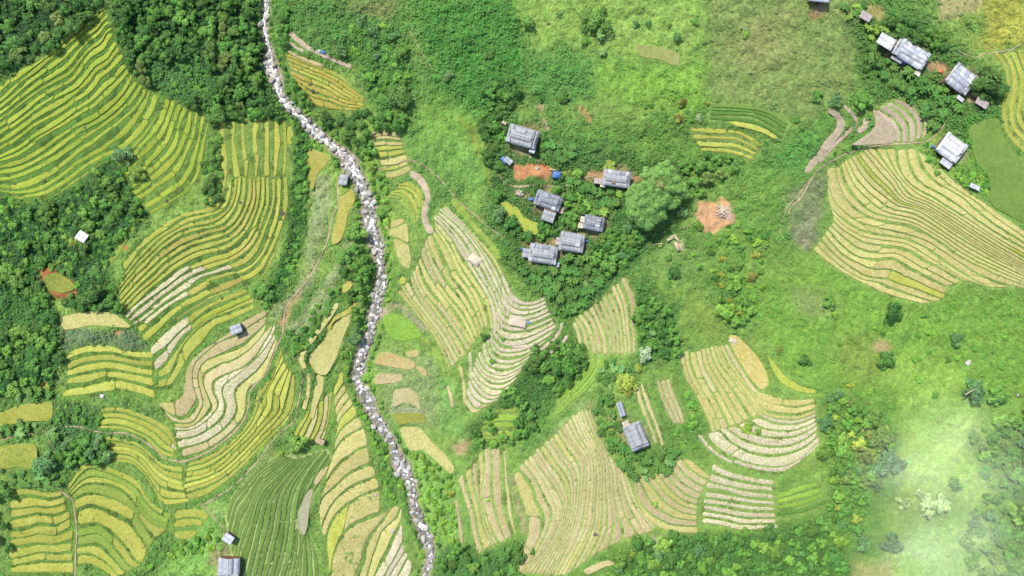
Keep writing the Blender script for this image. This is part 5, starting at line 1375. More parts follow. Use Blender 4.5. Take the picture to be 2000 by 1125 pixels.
def trunk_mesh(seed):
    rg = np.random.default_rng(seed); parts = []
    V, F = tube([(0, 0, -.35), (.02, .01, .3), (.0, .03, .7), (.02, 0, 1.0)], .085, .04); parts.append((V, F))
    for i in range(4):
        a = i * 1.57 + rg.uniform(0, 1); q = rg.uniform(.35, .55); z0 = rg.uniform(.35, .6)
        parts.append(tube([(0, 0, z0), (math.cos(a) * q * .5, math.sin(a) * q * .5, z0 + .2), (math.cos(a) * q, math.sin(a) * q, z0 + .45)], .04, .015, 5))
    Vs, Fs, k = [], [], 0
    for V, F in parts: Vs.append(V); Fs.append(F + k); k += len(V)
    return mesh_np("trunk", np.concatenate(Vs), np.concatenate(Fs), M_trunk)
TRUNKS = [trunk_mesh(i) for i in range(3)]
CROWNS = {s: [crown_mesh(s, 1000 + 10 * i + j * 77) for j in range(4)] for i, s in enumerate(SPEC)}
def shrub_mesh(spec, seed, n=420):
    rg = np.random.default_rng(seed)
    lobes = [(0, 0, .35, .5)] + [(math.cos(a) * q, math.sin(a) * q, rg.uniform(.15, .45), rg.uniform(.22, .4)) for a, q in zip(rg.uniform(0, 6.28, 6), rg.uniform(.3, .7, 6))]
    V, F, t = leafcloud(rg, lobes, n, .15)
    V[:, 2] = np.maximum(V[:, 2], -.1)
    return mesh_np("shrub", V, F, M_plant, np.clip(lin(SPEC[spec], .62)[None] * np.clip(t, .5, 1.6)[:, None], .002, .9))
SHRUBS = {s: [shrub_mesh(s, 2000 + 10 * i + 77 * j) for j in range(4)] for i, s in enumerate(SPEC)}
def banana_mesh(seed, col, nst=3):
    rg = np.random.default_rng(seed); V, F, Cc = [], [], []
    for st in range(nst):
        ox, oy = (0, 0) if st == 0 else (rg.uniform(-.75, .75), rg.uniform(-.75, .75)); hs = rg.uniform(.75, 1.1)
        tv, tf = tube([(ox, oy, -.3), (ox, oy, .5 * hs), (ox, oy, 1.0 * hs)], .07, .04, 5)
        k = len(V); V += tv.tolist(); F += (tf + k).tolist(); Cc += [lin((120, 140, 80))] * len(tv)
        nl = rg.integers(7, 10); ph = rg.uniform(0, 6.28)
        for i in range(nl):
            a = ph + i * 6.283 / nl + rg.uniform(-.25, .25); L = rg.uniform(.75, 1.05) * (1.0 if st == 0 else .8); wd = rg.uniform(.11, .16)
            el = rg.uniform(.35, 1.0); tint = rg.uniform(.75, 1.25)
            k = len(V); m = 6
            for s_ in range(m + 1):
                t = s_ / m; rad = L * t * (1 - .12 * t); zz = hs + L * (el * t - 1.15 * el * t * t * 1.0) * .8
                w2 = wd * math.sin(min(1, .12 + t * .95) * math.pi) ** .6 if s_ < m else .02
                px, py = ox + math.cos(a) * rad, oy + math.sin(a) * rad; nx_, ny_ = -math.sin(a), math.cos(a)
                V += [[px + nx_ * w2, py + ny_ * w2, zz - w2 * .35], [px, py, zz], [px - nx_ * w2, py - ny_ * w2, zz - w2 * .35]]
                cc = lin(col, .62) * tint; Cc += [cc, cc * 1.35, cc * .92]
            for s_ in range(m):
                i0 = k + 3 * s_
                F += [[i0, i0 + 1, i0 + 4, i0 + 3], [i0 + 1, i0 + 2, i0 + 5, i0 + 4]]
    return mesh_np("banana_plant", np.array(V), np.array(F), M_plant, np.array(Cc))
BANANAS = {'dark': [banana_mesh(3000 + i, (80, 120, 50)) for i in range(4)], 'bright': [banana_mesh(3100 + i, (120, 156, 58), 2) for i in range(3)], 'blue': [banana_mesh(3200 + i, (108, 146, 78)) for i in range(3)]}

COUNT = {'tree': 1, 'shrub': 0, 'banana_plant': 0}     # the huge village tree is one
GROUPS = {}
blocked = (field | rivm | keep)
REQ = {'tree': [], 'shrub': [], 'banana_plant': []}
WORD = {'dark': 'dark green', 'mid': 'green', 'bright': 'bright green', 'blue': 'blue-green', 'yellow': 'yellow-green', 'olive': 'olive', 'rust': 'rust-tinged', 'grey': 'silvery grey', 'mint': 'pale minty'}
NOUN = {'tree': 'tree', 'shrub': 'bush', 'banana_plant': 'banana plant'}
def plant(kind, u, v, r, spec, label, group=None):
    """r: crown radius in units of .15 m"""
    seen = 1 if (-r < u < 2000 + r and -r < v < 1125 + r) else 0
    REQ[kind].append((1 if not group else 0, seen, r, len(REQ[kind]), u, v, spec, label, group))
def grow_all():
    for kind, req in REQ.items():
        req.sort(key=lambda q: (-q[0], -q[1], -q[2], q[3]))
        rest = []
        for solo, seen, r, _, u, v, spec, label, group in req:
            rm = r * MPP; z = float(HB(u, v)); rg = random
            k = {'tree': .9, 'shrub': .3, 'banana_plant': .9}[kind]
            x, y = XY(u, v, z + k * rm); rot = rg.uniform(0, 6.283); x = float(x); y = float(y)
            lab = f"{WORD[spec]} {NOUN[kind]} {label}" if group else label
            if COUNT[kind] >= 298:
                me = rg.choice(CROWNS[spec] if kind == 'tree' else SHRUBS[spec] if kind == 'shrub' else BANANAS.get(spec, BANANAS['dark']))
                rest.append((me, x, y, z, rm, rot)); continue
            COUNT[kind] += 1
            if kind == 'tree':
                o = empty("tree", (x, y, z), lab, "tree", group, rot)
                s = rm; o.scale = (s * rg.uniform(.85, 1.2), s * rg.uniform(.85, 1.2), s * rg.uniform(.6, .9))
                obj("crown", rg.choice(CROWNS[spec]), o); obj("trunk", rg.choice(TRUNKS), o)
            else:
                me = rg.choice(SHRUBS[spec]) if kind == 'shrub' else rg.choice(BANANAS.get(spec, BANANAS['dark']))
                o = tag(obj(kind, me, None, (x, y, z)), lab, NOUN[kind], group)
                o.rotation_euler = (0, 0, rot); o.scale = (rm * rg.uniform(.8, 1.25), rm * rg.uniform(.8, 1.25), rm * rg.uniform(.6, 1.0))
            if group: GROUPS.setdefault((lab, group), []).append((r, u, v, o))
        if rest:
            Vs, Fs, Cs, k = [], [], [], 0
            for me, x, y, z, rm, rot in rest:
                n_ = len(me.vertices); co = np.empty(n_ * 3, np.float32); me.vertices.foreach_get("co", co); co = co.reshape(-1, 3) * rm
                cl_ = np.empty(n_ * 4, np.float32); me.attributes["col"].data.foreach_get("color", cl_)
                f = np.empty(len(me.polygons) * 4, np.int32); me.loops.foreach_get("vertex_index", f)
                ca, sa = math.cos(rot), math.sin(rot)
                Vs.append(np.stack([co[:, 0] * ca - co[:, 1] * sa + x, co[:, 0] * sa + co[:, 1] * ca + y, co[:, 2] + z], 1)); Fs.append(f.reshape(-1, 4) + k); Cs.append(cl_.reshape(-1, 4)[:, :3]); k += n_
            nm, lb, ct = {'tree': ("woodland", "further small trees filling the woods and thickets", "woodland"), 'shrub': ("scrub", "further small bushes filling the thickets and banks", "scrub"), 'banana_plant': ("banana_grove", "further small banana plants filling the groves", "banana grove")}[kind]
            o = obj(nm, mesh_np(nm, np.concatenate(Vs), np.concatenate(Fs), M_plant, np.concatenate(Cs))); o['kind'] = 'stuff'; o['label'] = lb; o['category'] = ct
        print(kind, len(req), "stuff", len(rest))
occ = []
def free_of(u, v, r):
    for (a, b_, q) in occ:
        if (a - u) ** 2 + (b_ - v) ** 2 < (.72 * (q + r)) ** 2: return False
    return True
# trees one can pick out
SOLO = [('tree',663,98,12,'blue',"round blue-green tree below the bare tan strip with the blue tarp"),('tree',735,110,11,'blue',"blue-green tree alone in the shrubs, right of the tarp strip"),('tree',733,85,8,'blue',"small blue-green tree just above the lone one right of the tarp strip"),('tree',729,60,12,'blue',"blue-green tree in the upper shrubs near the dry grass patch"),('tree',705,38,14,'blue',"largest blue-green tree under the dry grass patch at the top"),('tree',768,70,12,'blue',"blue-green tree at the left edge of the upper smooth meadow"),('tree',782,100,15,'mid',"wide green tree in the ring of bushes left of the upper meadow"),
('tree',873,150,12,'blue',"blue-green tree alone at the foot of the upper smooth meadow"),('tree',958,107,12,'dark',"dark round bush-tree in the middle of the upper smooth meadow"),('shrub',918,82,9,'dark',"soft dark bush upper left of the meadow's dark round tree"),('shrub',881,92,6,'dark',"smallest dark bush in the upper smooth meadow"),('tree',778,190,22,'dark',"large dark tree above the lowest corner of the orange terraces"),
('tree',1165,36,24,'mid',"large domed tree alone near the top centre of the picture"),('shrub',1143,80,12,'mid',"leafy green bush below left of the large domed tree"),('banana_plant',1175,67,12,'blue',"lone banana plant just below the large domed tree"),('banana_plant',1176,102,10,'blue',"lone banana plant left of the fallow plot in the bright meadow"),('shrub',1242,46,8,'blue',"left of two small round bushes above the fallow plot"),('shrub',1268,47,9,'blue',"right of two small round bushes above the fallow plot"),('shrub',1323,71,10,'blue',"round blue-green bush above the right end of the fallow plot"),('shrub',1308,50,7,'mid',"small green bush near the round bush above the fallow plot"),('shrub',1356,42,9,'mid',"green bush left of the dry brown meadow's top corner"),
('tree',1032,42,13,'mid',"ragged green tree on the bright slope left of the large domed tree"),('shrub',1092,30,7,'blue',"small bush between the ragged tree and the large domed tree"),('shrub',1458,67,8,'bright',"bright little bush in the dry brown meadow"),('tree',1100,190,12,'dark',"dark tree above the bare brown slip in the middle meadow"),('shrub',1057,193,9,'dark',"dark bush left of the dark tree in the middle meadow"),('tree',1333,200,10,'rust',"upper of two rust-tinged trees beside the dark striped plot"),('tree',1328,230,11,'rust',"lower of two rust-tinged trees beside the dark striped plot"),('shrub',1367,230,9,'grey',"silvery grey bush at the corner of the dark striped plot"),('shrub',1382,201,6,'rust',"small rust-tinged bush on the corner of the dry brown meadow"),
('tree',1598,185,11,'mid',"left of two round trees at the bottom of the dry brown meadow"),('tree',1633,195,12,'blue',"right of two round trees at the bottom of the dry brown meadow"),('shrub',1556,235,10,'mid',"round bush above the two curving bare brown strips"),('tree',1690,193,15,'mid',"bushy tree at the top of the crescent terraces"),('tree',1708,112,20,'dark',"dark dense tree left of the long silver farmhouse"),('tree',1943,155,33,'dark',"big dark round tree beside the silver roofed farmhouse at right"),('shrub',1630,300,5,'dark',"tiny dark bush beside the winding lane"),
('tree',1625,589,13,'mid',"round green tree below the lower tip of the huge right terraces"),('tree',1745,612,22,'dark',"wide dark tree below the huge right terraces"),('tree',1733,704,17,'dark',"dark tree under the bare patch in the right meadow"),('tree',1575,704,12,'dark',"dark bush-tree right of the lime-gold wedge field"),('shrub',1523,684,10,'olive',"olive brown bush above the lime-gold wedge field"),('tree',1871,664,12,'blue',"blue-green round tree alone in the right meadow"),('tree',1640,772,12,'blue',"dark blue-green tree by the corner of the cream harvested terraces"),('shrub',1662,754,9,'yellow',"yellow-green bush beside the blue-green tree near the cream terraces"),
('tree',1911,770,24,'blue',"feathery blue-green tree with a fallen pale trunk, at right"),('tree',1956,776,20,'mid',"round green tree right of the feathery blue-green tree"),('tree',1743,903,26,'blue',"broad blue-green tree left of the pale misty clearing"),('tree',1693,890,16,'olive',"pale olive tree touching the broad blue-green tree"),('tree',1723,860,20,'olive',"domed olive tree above the broad blue-green tree"),('tree',1713,948,12,'blue',"small blue-grey tree below the broad blue-green tree"),('tree',1613,886,14,'mid',"green tree off the tip of the cream harvested arcs"),
('tree',1768,982,15,'mint',"leftmost of the five pale minty trees in the misty clearing"),('tree',1800,967,13,'mint',"topmost of the five pale minty trees in the misty clearing"),('tree',1816,985,15,'mint',"middle one of the five pale minty trees in the misty clearing"),('tree',1844,984,18,'mint',"rightmost of the five pale minty trees in the misty clearing"),('tree',1816,1003,11,'mint',"lowest of the five pale minty trees in the misty clearing"),('tree',1868,948,15,'mid',"green tree above right of the pale minty trees"),('tree',1690,1066,17,'blue',"blue-green round tree at the bottom, left of the grey clump"),('tree',1748,1063,22,'blue',"wide blue-green crown at the bottom right edge of the mist"),('tree',1988,971,9,'blue',"small blue tree at the right edge"),
('tree',1070,742,13,'bright',"smooth light green round tree in the wooded gully"),('tree',1108,718,26,'mid',"largest crown in the wooded gully below the cream arcs"),('tree',1131,690,18,'mid',"crown at the upper end of the wooded gully"),('tree',1040,722,15,'dark',"dark crown at the left end of the wooded gully"),('tree',1259,694,15,'grey',"silver leaved tree right of the fan of tan terraces"),('tree',1226,752,23,'yellow',"large yellow-green tree above the lower farmhouse"),('tree',1247,719,7,'yellow',"small yellow tree under the silver leaved tree"),('tree',693,657,17,'blue',"dark blue-green tree hanging over the stream by the teardrop field"),('tree',946,657,9,'dark',"small dark round tree between the gold slope and the cream arcs"),('shrub',983,662,7,'mid',"small bush inside the cream harvested arcs"),('shrub',963,706,7,'mid',"lower small bush inside the cream harvested arcs"),
('tree',715,737,13,'bright',"bright bush-tree on the right bank of the stream at the tan rectangle"),('tree',745,417,14,'mid',"green tree on the right bank at the stream's rocky bend"),('tree',723,325,13,'bright',"light green tree right of the stream below the small stony terraces"),('tree',695,458,18,'mid',"tree on the left bank below the long golden field"),('tree',582,372,15,'mid',"bushy tree on the bank left of the golden wedge field"),('tree',973,380,16,'mid',"round tree left of the kidney-shaped plot"),('tree',977,418,14,'blue',"blue-green tree on the left tip of the kidney-shaped plot"),('tree',512,568,20,'mid',"round bushy tree at the inner bend of the golden terraces"),
('tree',230,302,20,'blue',"blue-green tree at the top of the left thicket"),('tree',263,338,15,'bright',"light green tree in the left thicket beside the fan of terraces"),('tree',208,357,14,'mid',"round tree in the middle of the left thicket"),('tree',260,412,17,'mid',"green tree at the foot of the fan of terraces"),('tree',423,388,10,'dark',"little dark tree between the gold curve and the long thin strips"),('tree',406,362,17,'dark',"dark tree in the shrub gap right of the terraces fan"),('tree',411,308,15,'mid',"tree at the top of the shrub gap right of the terraces fan"),('tree',138,472,10,'yellow',"yellow-green tree left of the lone white hut"),('tree',163,482,14,'dark',"dark tree below the lone white hut"),('tree',180,579,22,'dark',"large dark tree above the pale half-moon field"),('tree',208,592,17,'dark',"round dark tree right of the large one above the half-moon field"),('tree',85,908,24,'blue',"dark blue-green tree right of the olive square field"),('tree',583,870,17,'mid',"spreading tree at the head of the dark green young rice"),('shrub',549,887,7,'yellow',"yellow-green bush left of the spreading tree"),
('tree',1193,322,11,'yellow',"bright yellow-green tree behind the farmhouse by the huge tree"),('tree',1131,384,12,'bright',"bright green tree between the two middle farmhouses"),('tree',1127,404,13,'bright',"lower bright green tree between the two middle farmhouses"),('tree',1196,519,18,'mid',"ball-shaped green tree at the lower end of the village"),('tree',1107,338,9,'yellow',"yellow-green tree beside the blue tarp in the orange yard"),('shrub',1363,440,12,'mid',"green bush on the left edge of the orange clearing"),('shrub',1422,442,6,'dark',"small dark bush on the lower edge of the orange clearing"),('tree',1318,530,13,'dark',"dark tree below the timber pile"),('tree',1470,540,10,'rust',"orange tinged tree in the mixed shrubs"),('shrub',1408,556,9,'rust',"orange tinged bush low in the mixed shrubs"),('banana_plant',1335,412,11,'blue',"lone banana plant in the shade of the huge dark tree"),('banana_plant',1274,650,10,'blue',"lone pale banana plant in the strip of bushes right of the tan fan"),('shrub',1235,1082,9,'yellow',"yellow bush below the very large tan terraces"),('shrub',1041,1078,7,'dark',"dark bush at the lower left corner of the very large tan terraces"),('shrub',1281,986,8,'bright',"bright bush growing inside the small straw fan"),('shrub',1460,836,13,'bright',"largest bush in the green gap of the golden terraces"),('shrub',1482,842,9,'mid',"smaller bush in the green gap of the golden terraces"),('shrub',880,965,10,'yellow',"yellow bush beside the tan strips near the lower stream"),('shrub',953,978,5,'bright',"tiny bush in the upright tan strips")]
for kind, u, v, r, spec, lab in SOLO:
    plant(kind, u, v, r, spec, lab); occ.append((u, v, r))
# the huge tree beside the village: one crown of many domes
def huge_tree():
    rg = np.random.default_rng(5)
    main = [(1293,352,34,9),(1318,362,20,8),(1272,345,18,8.2),(1300,332,18,8.2),(1262,372,18,8),(1250,392,26,7.6),(1270,400,28,8.2),(1244,412,20,6.8),(1262,424,22,7),(1284,415,20,7.2),(1330,378,12,6),(1312,392,16,6.5),(1268,438,13,6),(1240,380,16,6.6),(1290,385,24,8.2)]
    z0 = float(HB(1285, 385)); cx, cy = XY(1285, 385, z0 + 6)
    lobes = []
    for (u, v, r, h) in main:
        x, y = XY(u, v, z0 + h); rm = r * MPP
        lobes.append((float(x - cx), float(y - cy), h - rm * .55, rm * .92))
        for i in range(14):
            a = rg.uniform(0, 6.28); q = rg.uniform(.3, .95); lobes.append((float(x - cx) + math.cos(a) * rm * q, float(y - cy) + math.sin(a) * rm * q, h - rm * .55 + rm * .85 * math.sqrt(max(0, 1 - q * q)), rg.uniform(.55, 1.0)))
    V, F, t = leafcloud(rg, lobes, 60000, .14, shade=.07, jitter=.03, nj=.28, up=.25)
    col = lin((122, 166, 84), .68)[None] * np.clip(t, .6, 1.5)[:, None]
    # reddish new leaves on one shoulder
    bx, by = XY(1290, 360, z0 + 9); bx -= cx; by -= cy
    m_ = (np.hypot(V[:, 0] - bx, V[:, 1] - by) < 1.9) & (fbm(V[:, 0] * 2, V[:, 1] * 2, 9, 2) > .5)
    m_ = m_.reshape(-1, 4).all(1).repeat(4); col[m_] = lin((166, 132, 92), .6)
    root = empty("tree", (float(cx), float(cy), z0), "huge dark green many-domed tree at the right edge of the village", "tree")
    obj("crown", mesh_np("crown", V, F, M_plant, col), root)
    tv, tf = tube([(0, 0, -1), (.2, 0, 2), (.1, .2, 5), (0, 0, 7)], .8, .3, 10); obj("trunk", mesh_np("trunk", tv, tf, M_trunk), root)
huge_tree()
for u, v, r in [(1293,352,38),(1318,362,22),(1250,392,28),(1270,410,34),(1262,424,26),(1300,385,26)]:
    occ.append((u, v, r)); fillpoly(keep, [(u + r * math.cos(a), v + r * math.sin(a)) for a in np.linspace(0, 6.28, 14)])
blocked = (field | rivm | keep)
# zones: (kind, outline, spacing, radius range, species weights, where, group)
ZONES = [
 ('tree', [(1060,355),(1120,375),(1150,420),(1130,450),(1100,440),(1095,380)], (8,13), {'mid':.5,'dark':.4,'bright':.1}, "between the winged and the smallest farmhouse", "trees between two village houses", 10),
 ('tree', [(1160,470),(1180,455),(1235,450),(1240,520),(1185,540),(1150,505)], (9,14), {'mid':.55,'dark':.35,'blue':.1}, "right of the two lowest village houses", "trees right of the lowest houses", 14),
 ('tree', [(-10,400),(60,405),(130,380),(185,340),(215,380),(270,430),(235,470),(210,530),(160,560),(90,520),(-10,490)], (8,15), {'dark':.2,'mid':.65,'bright':.15}, "standing in the left thicket around the white hut", "trees of the left thicket", 34),
 ('shrub', [(292,122),(378,112),(420,150),(400,198),(332,178),(288,160)], (5,9), {'mid':.8,'bright':.2}, "in the grassy clearing of the dark upper forest", "bushes of the forest clearing", 22),

 ('tree', [(-30,-25),(200,-25),(195,12),(145,58),(85,104),(40,122),(0,136),(-30,140)], (6,18), {'dark':.55,'mid':.35,'olive':.1}, "in the top left corner wood", "trees of the top left wood", 56),
 ('tree', [(225,-20),(512,-20),(510,60),(516,120),(528,190),(560,225),(600,262),(520,226),(420,230),(400,210),(330,180),(285,160),(255,140),(240,100),(228,40)], (6,18), {'dark':.55,'mid':.38,'olive':.05,'bright':.02}, "in the dark forest left of the upper stream", "trees of the dark upper forest", 190),
 ('tree', [(-20,500),(60,540),(85,580),(110,630),(110,700),(60,690),(0,650),(-20,640)], (9,16), {'dark':.3,'mid':.5,'bright':.2}, "in the left edge wood below the red pond", "trees of the left edge wood", 40),
 ('tree', [(-20,650),(40,700),(95,690),(115,720),(60,775),(-20,790)], (9,15), {'dark':.2,'mid':.6,'bright':.2}, "above the yellow field on the left edge", "trees above the left edge field", 12),
 ('tree', [(1215,1065),(1290,1050),(1400,1046),(1520,1040),(1600,1015),(1650,1060),(1660,1150),(1180,1150)], (7,20), {'dark':.4,'mid':.46,'bright':.08,'blue':.06}, "in the wood along the bottom edge at right", "trees of the bottom wood", 110),
 ('tree', [(1610,770),(1680,790),(1760,850),(1700,960),(1680,1050),(1620,1000),(1625,900)], (6,16), {'mid':.5,'bright':.25,'olive':.12,'blue':.08,'yellow':.05}, "in the mixed wood right of the cream harvested arcs", "trees of the mixed right wood", 64),
 ('tree', [(1895,830),(2030,790),(2030,1150),(1900,1150),(1880,1060),(1930,960)], (7,17), {'mid':.65,'bright':.15,'blue':.1,'olive':.1}, "in the misty wood along the lower right edge", "trees of the lower right wood", 70),
 ('shrub', [(0,370),(60,402),(130,378),(185,335),(212,300),(240,320),(258,370),(285,425),(235,470),(210,530),(225,590),(160,565),(90,525),(0,495)], (6,11), {'dark':.15,'mid':.6,'bright':.25}, "in the dense left thicket around the white hut", "bushes of the left thicket", 90),
 ('shrub', [(575,240),(602,262),(600,400),(582,500),(545,585),(520,600),(545,500),(566,440),(574,340)], (7,12), {'mid':.6,'dark':.4}, "in the dense shrub band left of the stream", "bushes of the shrub band", 34),
 ('shrub', [(690,30),(790,60),(800,180),(770,240),(735,200),(700,130),(680,110)], (7,13), {'mid':.6,'dark':.2,'bright':.2}, "on the shrubby slope above the orange terraces", "bushes above the orange terraces", 40),
 ('tree', [(620,215),(700,222),(790,215),(790,245),(720,250),(715,300),(690,295),(640,255)], (9,16), {'mid':.6,'dark':.4}, "in the thicket below the orange terraces by the stream", "trees below the orange terraces", 20),
 ('tree', [(945,165),(1005,155),(1015,200),(985,235),(978,330),(955,330),(935,230)], (8,14), {'mid':.4,'dark':.5,'blue':.1}, "in the thicket above left of the village", "trees above the village", 22),
 ('banana_plant', [(1052,262),(1110,275),(1125,312),(1090,322),(1060,300)], (8,12), {'dark':1}, "right of the top village farmhouse", "bananas by the top farmhouse", 12),
 ('banana_plant', [(1112,352),(1150,362),(1225,370),(1215,385),(1200,425),(1150,415),(1118,380)], (10,15), {'dark':.85,'bright':.15}, "between the village farmhouses and the huge tree", "bananas in the middle of the village", 20),
 ('banana_plant', [(980,480),(1010,500),(1060,520),(1100,500),(1130,495),(1180,500),(1175,560),(1140,605),(1085,610),(1060,570),(1010,525)], (11,16), {'dark':.9,'blue':.1}, "in the dark grove below the lowest village house", "bananas of the dark grove", 46),
 ('tree', [(1040,330),(1100,320),(1130,340),(1110,360)], (9,13), {'mid':.7,'bright':.3}, "beside the orange yard in the village", "trees by the orange yard", 6),
 ('tree', [(1180,450),(1230,440),(1255,470),(1225,520),(1180,510)], (8,13), {'mid':.6,'blue':.2,'dark':.2}, "below the huge tree in the village", "trees below the huge tree", 14),
 ('tree', [(1000,425),(1030,445),(1080,430),(1090,455),(1040,468),(1000,460)], (9,15), {'mid':.7,'dark':.3}, "around the kidney-shaped plot", "trees around the kidney plot", 16),
 ('tree', [(1330,320),(1350,300),(1440,300),(1440,330),(1380,370),(1340,390)], (8,13), {'mid':.6,'dark':.2,'olive':.2}, "right of the huge village tree", "trees right of the huge tree", 16),
 ('shrub', [(1380,460),(1440,430),(1500,460),(1490,560),(1440,620),(1400,580)], (7,12), {'mid':.45,'bright':.3,'rust':.1,'dark':.15}, "in the mixed shrubs below the orange clearing", "bushes below the orange clearing", 40),
 ('tree', [(1400,545),(1460,540),(1470,610),(1430,640),(1395,600)], (8,13), {'bright':.6,'mid':.4}, "at the lower end of the mixed shrubs", "trees below the mixed shrubs", 10),
 ('tree', [(1240,590),(1275,575),(1310,610),(1330,690),(1290,690),(1250,660)], (8,13), {'dark':.5,'mid':.5}, "in the strip of bushes right of the tan fan", "trees right of the tan fan", 22),
 ('tree', [(1020,690),(1060,670),(1140,675),(1145,720),(1090,765),(1050,740)], (8,14), {'mid':.6,'dark':.4}, "in the wooded gully under the cream arcs", "trees of the wooded gully", 14),
 ('tree', [(960,780),(1010,750),(1070,770),(1050,830),(1000,880),(920,880),(905,860)], (8,14), {'mid':.5,'dark':.3,'bright':.2}, "in the lower gully by the dim green terraces", "trees of the lower gully", 18),
 ('banana_plant', [(1160,785),(1195,770),(1212,815),(1215,850),(1235,890),(1290,886),(1318,880),(1310,925),(1240,938),(1200,890),(1172,840)], (11,16), {'dark':.9,'blue':.1}, "around the lower farmhouse", "bananas around the lower farmhouse", 60),
 ('banana_plant', [(1165,720),(1200,705),(1235,720),(1205,770),(1170,770)], (7,11), {'dark':.8,'blue':.2}, "above the lower farmhouse beside the green terraces", "bananas above the lower farmhouse", 12),
 ('banana_plant', [(1690,115),(1740,110),(1790,145),(1850,165),(1880,195),(1890,215),(1830,240),(1800,220),(1760,170),(1705,150)], (11,17), {'dark':.95,'blue':.05}, "below the roofs of the upper right hamlet", "bananas of the right hamlet", 40),
 ('banana_plant', [(1650,8),(1690,2),(1690,25),(1662,38)], (8,11), {'dark':.7,'bright':.3}, "beside the tilted tan shed near the top right", "bananas by the tan shed", 5),
 ('banana_plant', [(1700,50),(1735,48),(1722,68),(1695,78)], (8,11), {'bright':1}, "above the white roofed shed", "bananas by the white shed", 5),
 ('tree', [(1725,40),(1770,35),(1850,75),(1850,100),(1800,80),(1760,65)], (9,15), {'mid':.6,'dark':.4}, "behind the long silver farmhouse", "trees behind the silver farmhouse", 14),
 ('shrub', [(1800,280),(1825,290),(1835,335),(1850,345),(1815,330)], (7,11), {'mid':.6,'dark':.4}, "beside the bright white roofed farmhouse", "bushes by the white farmhouse", 10),
 ('shrub', [(1865,320),(1895,330),(1920,345),(1930,380),(1900,372),(1870,345)], (7,11), {'mid':.5,'bright':.5}, "below the bright white roofed farmhouse", "bushes below the white farmhouse", 12),
 ('banana_plant', [(-20,826),(60,826),(100,822),(103,846),(40,850),(-20,850)], (8,12), {'dark':.7,'blue':.3}, "in the row under the left edge field", "bananas under the left edge field", 14),
 ('banana_plant', [(-20,920),(60,916),(110,925),(110,945),(-20,950)], (8,12), {'dark':.7,'blue':.3}, "below the olive square field", "bananas below the olive field", 14),
 ('banana_plant', [(18,770),(50,745),(100,765),(95,785),(30,785)], (8,11), {'dark':.8,'blue':.2}, "above the left edge field", "bananas above the left edge field", 7),
 ('shrub', [(110,790),(150,800),(195,800),(195,830),(110,830)], (7,11), {'mid':.7,'dark':.3}, "in the scrub above the lower left footpath", "bushes above the lower left path", 14),
 ('tree', [(105,855),(200,855),(215,900),(150,910),(115,900)], (9,15), {'mid':.8,'blue':.2}, "in the scrub below the lower left footpath", "trees below the lower left path", 14),
 ('shrub', [(660,690),(690,680),(705,780),(735,850),(765,910),(775,990),(755,950),(740,890),(715,830),(690,760)], (7,11), {'mid':.7,'bright':.3}, "on the left bank of the lower stream", "bushes on the lower left bank", 34),
 ('tree', [(665,500),(715,470),(735,540),(715,600),(700,640),(675,560)], (9,14), {'mid':.7,'dark':.3}, "on the left bank of the middle stream", "trees on the middle left bank", 18),
 ('shrub', [(720,340),(755,350),(760,430),(765,560),(760,600),(745,600),(755,520),(735,440)], (7,12), {'mid':.7,'bright':.3}, "on the right bank of the middle stream", "bushes on the middle right bank", 26),
 ('tree', [(690,260),(720,290),(725,340),(705,320),(680,295)], (8,13), {'mid':.8,'bright':.2}, "on the right bank above the stream bend", "trees on the right bank bend", 8),
 ('shrub', [(790,880),(830,890),(880,930),(890,1010),(880,1060),(850,1060),(835,1000),(815,950)], (7,12), {'bright':.6,'mid':.4}, "in the bright scrub right of the lower stream", "bushes right of the lower stream", 34),
 ('tree', [(850,1070),(900,1060),(960,1075),(1010,1060),(1020,1150),(850,1150)], (10,15), {'mid':.6,'dark':.4}, "on the bottom edge right of the stream", "trees at the bottom centre", 16),
 ('shrub', [(555,655),(600,625),(650,560),(670,560),(630,640),(585,690),(560,690)], (7,11), {'mid':.6,'dark':.4}, "in the shrubs above the teardrop field", "bushes above the teardrop field", 18),
 ('tree', [(515,20),(560,20),(560,80),(540,100),(528,60)], (8,13), {'mid':.7,'dark':.3}, "on the right bank of the upper stream", "trees on the upper right bank", 10),
 ('tree', [(560,150),(585,160),(610,205),(600,225),(575,200)], (7,11), {'mid':.8,'dark':.2}, "between the stream and the orange terraces", "trees beside the orange terraces", 8),
 ('shrub', [(1330,740),(1360,800),(1385,860),(1340,880),(1310,850),(1345,820)], (6,10), {'mid':.6,'bright':.4}, "between the short tan row and the golden terraces", "bushes beside the short tan row", 10),
 ('tree', [(-20,950),(20,960),(18,1150),(-20,1150)], (8,12), {'mid':.7,'dark':.3}, "at the left edge of the lower left corner terraces", "trees at the lower left edge", 8),
 ('tree', [(120,560),(150,575),(240,600),(200,605),(125,600)], (8,13), {'dark':.6,'mid':.4}, "around the half-moon field", "trees around the half-moon field", 8),
 ('shrub', [(392,300),(430,260),(432,400),(400,400)], (7,12), {'dark':.5,'mid':.5}, "in the shrub gap right of the terraces fan", "bushes in the shrub gap", 18),
 ('shrub', [(420,1030),(445,1062),(425,1085),(350,1080),(300,1115),(280,1110),(340,1062)], (7,11), {'bright':.7,'mid':.3}, "in the bright gully at the bottom left", "bushes of the bottom left gully", 18),
 ('shrub', [(1600,600),(1990,620),(1990,760),(1700,800),(1620,700)], (5,10), {'mid':.5,'bright':.4,'blue':.1}, "scattered over the right meadow", "bushes scattered in the right meadow", 22),
 ('shrub', [(1270,480),(1380,470),(1390,540),(1300,560)], (5,9), {'mid':.7,'bright':.3}, "near the timber pile", "bushes near the timber pile", 9),
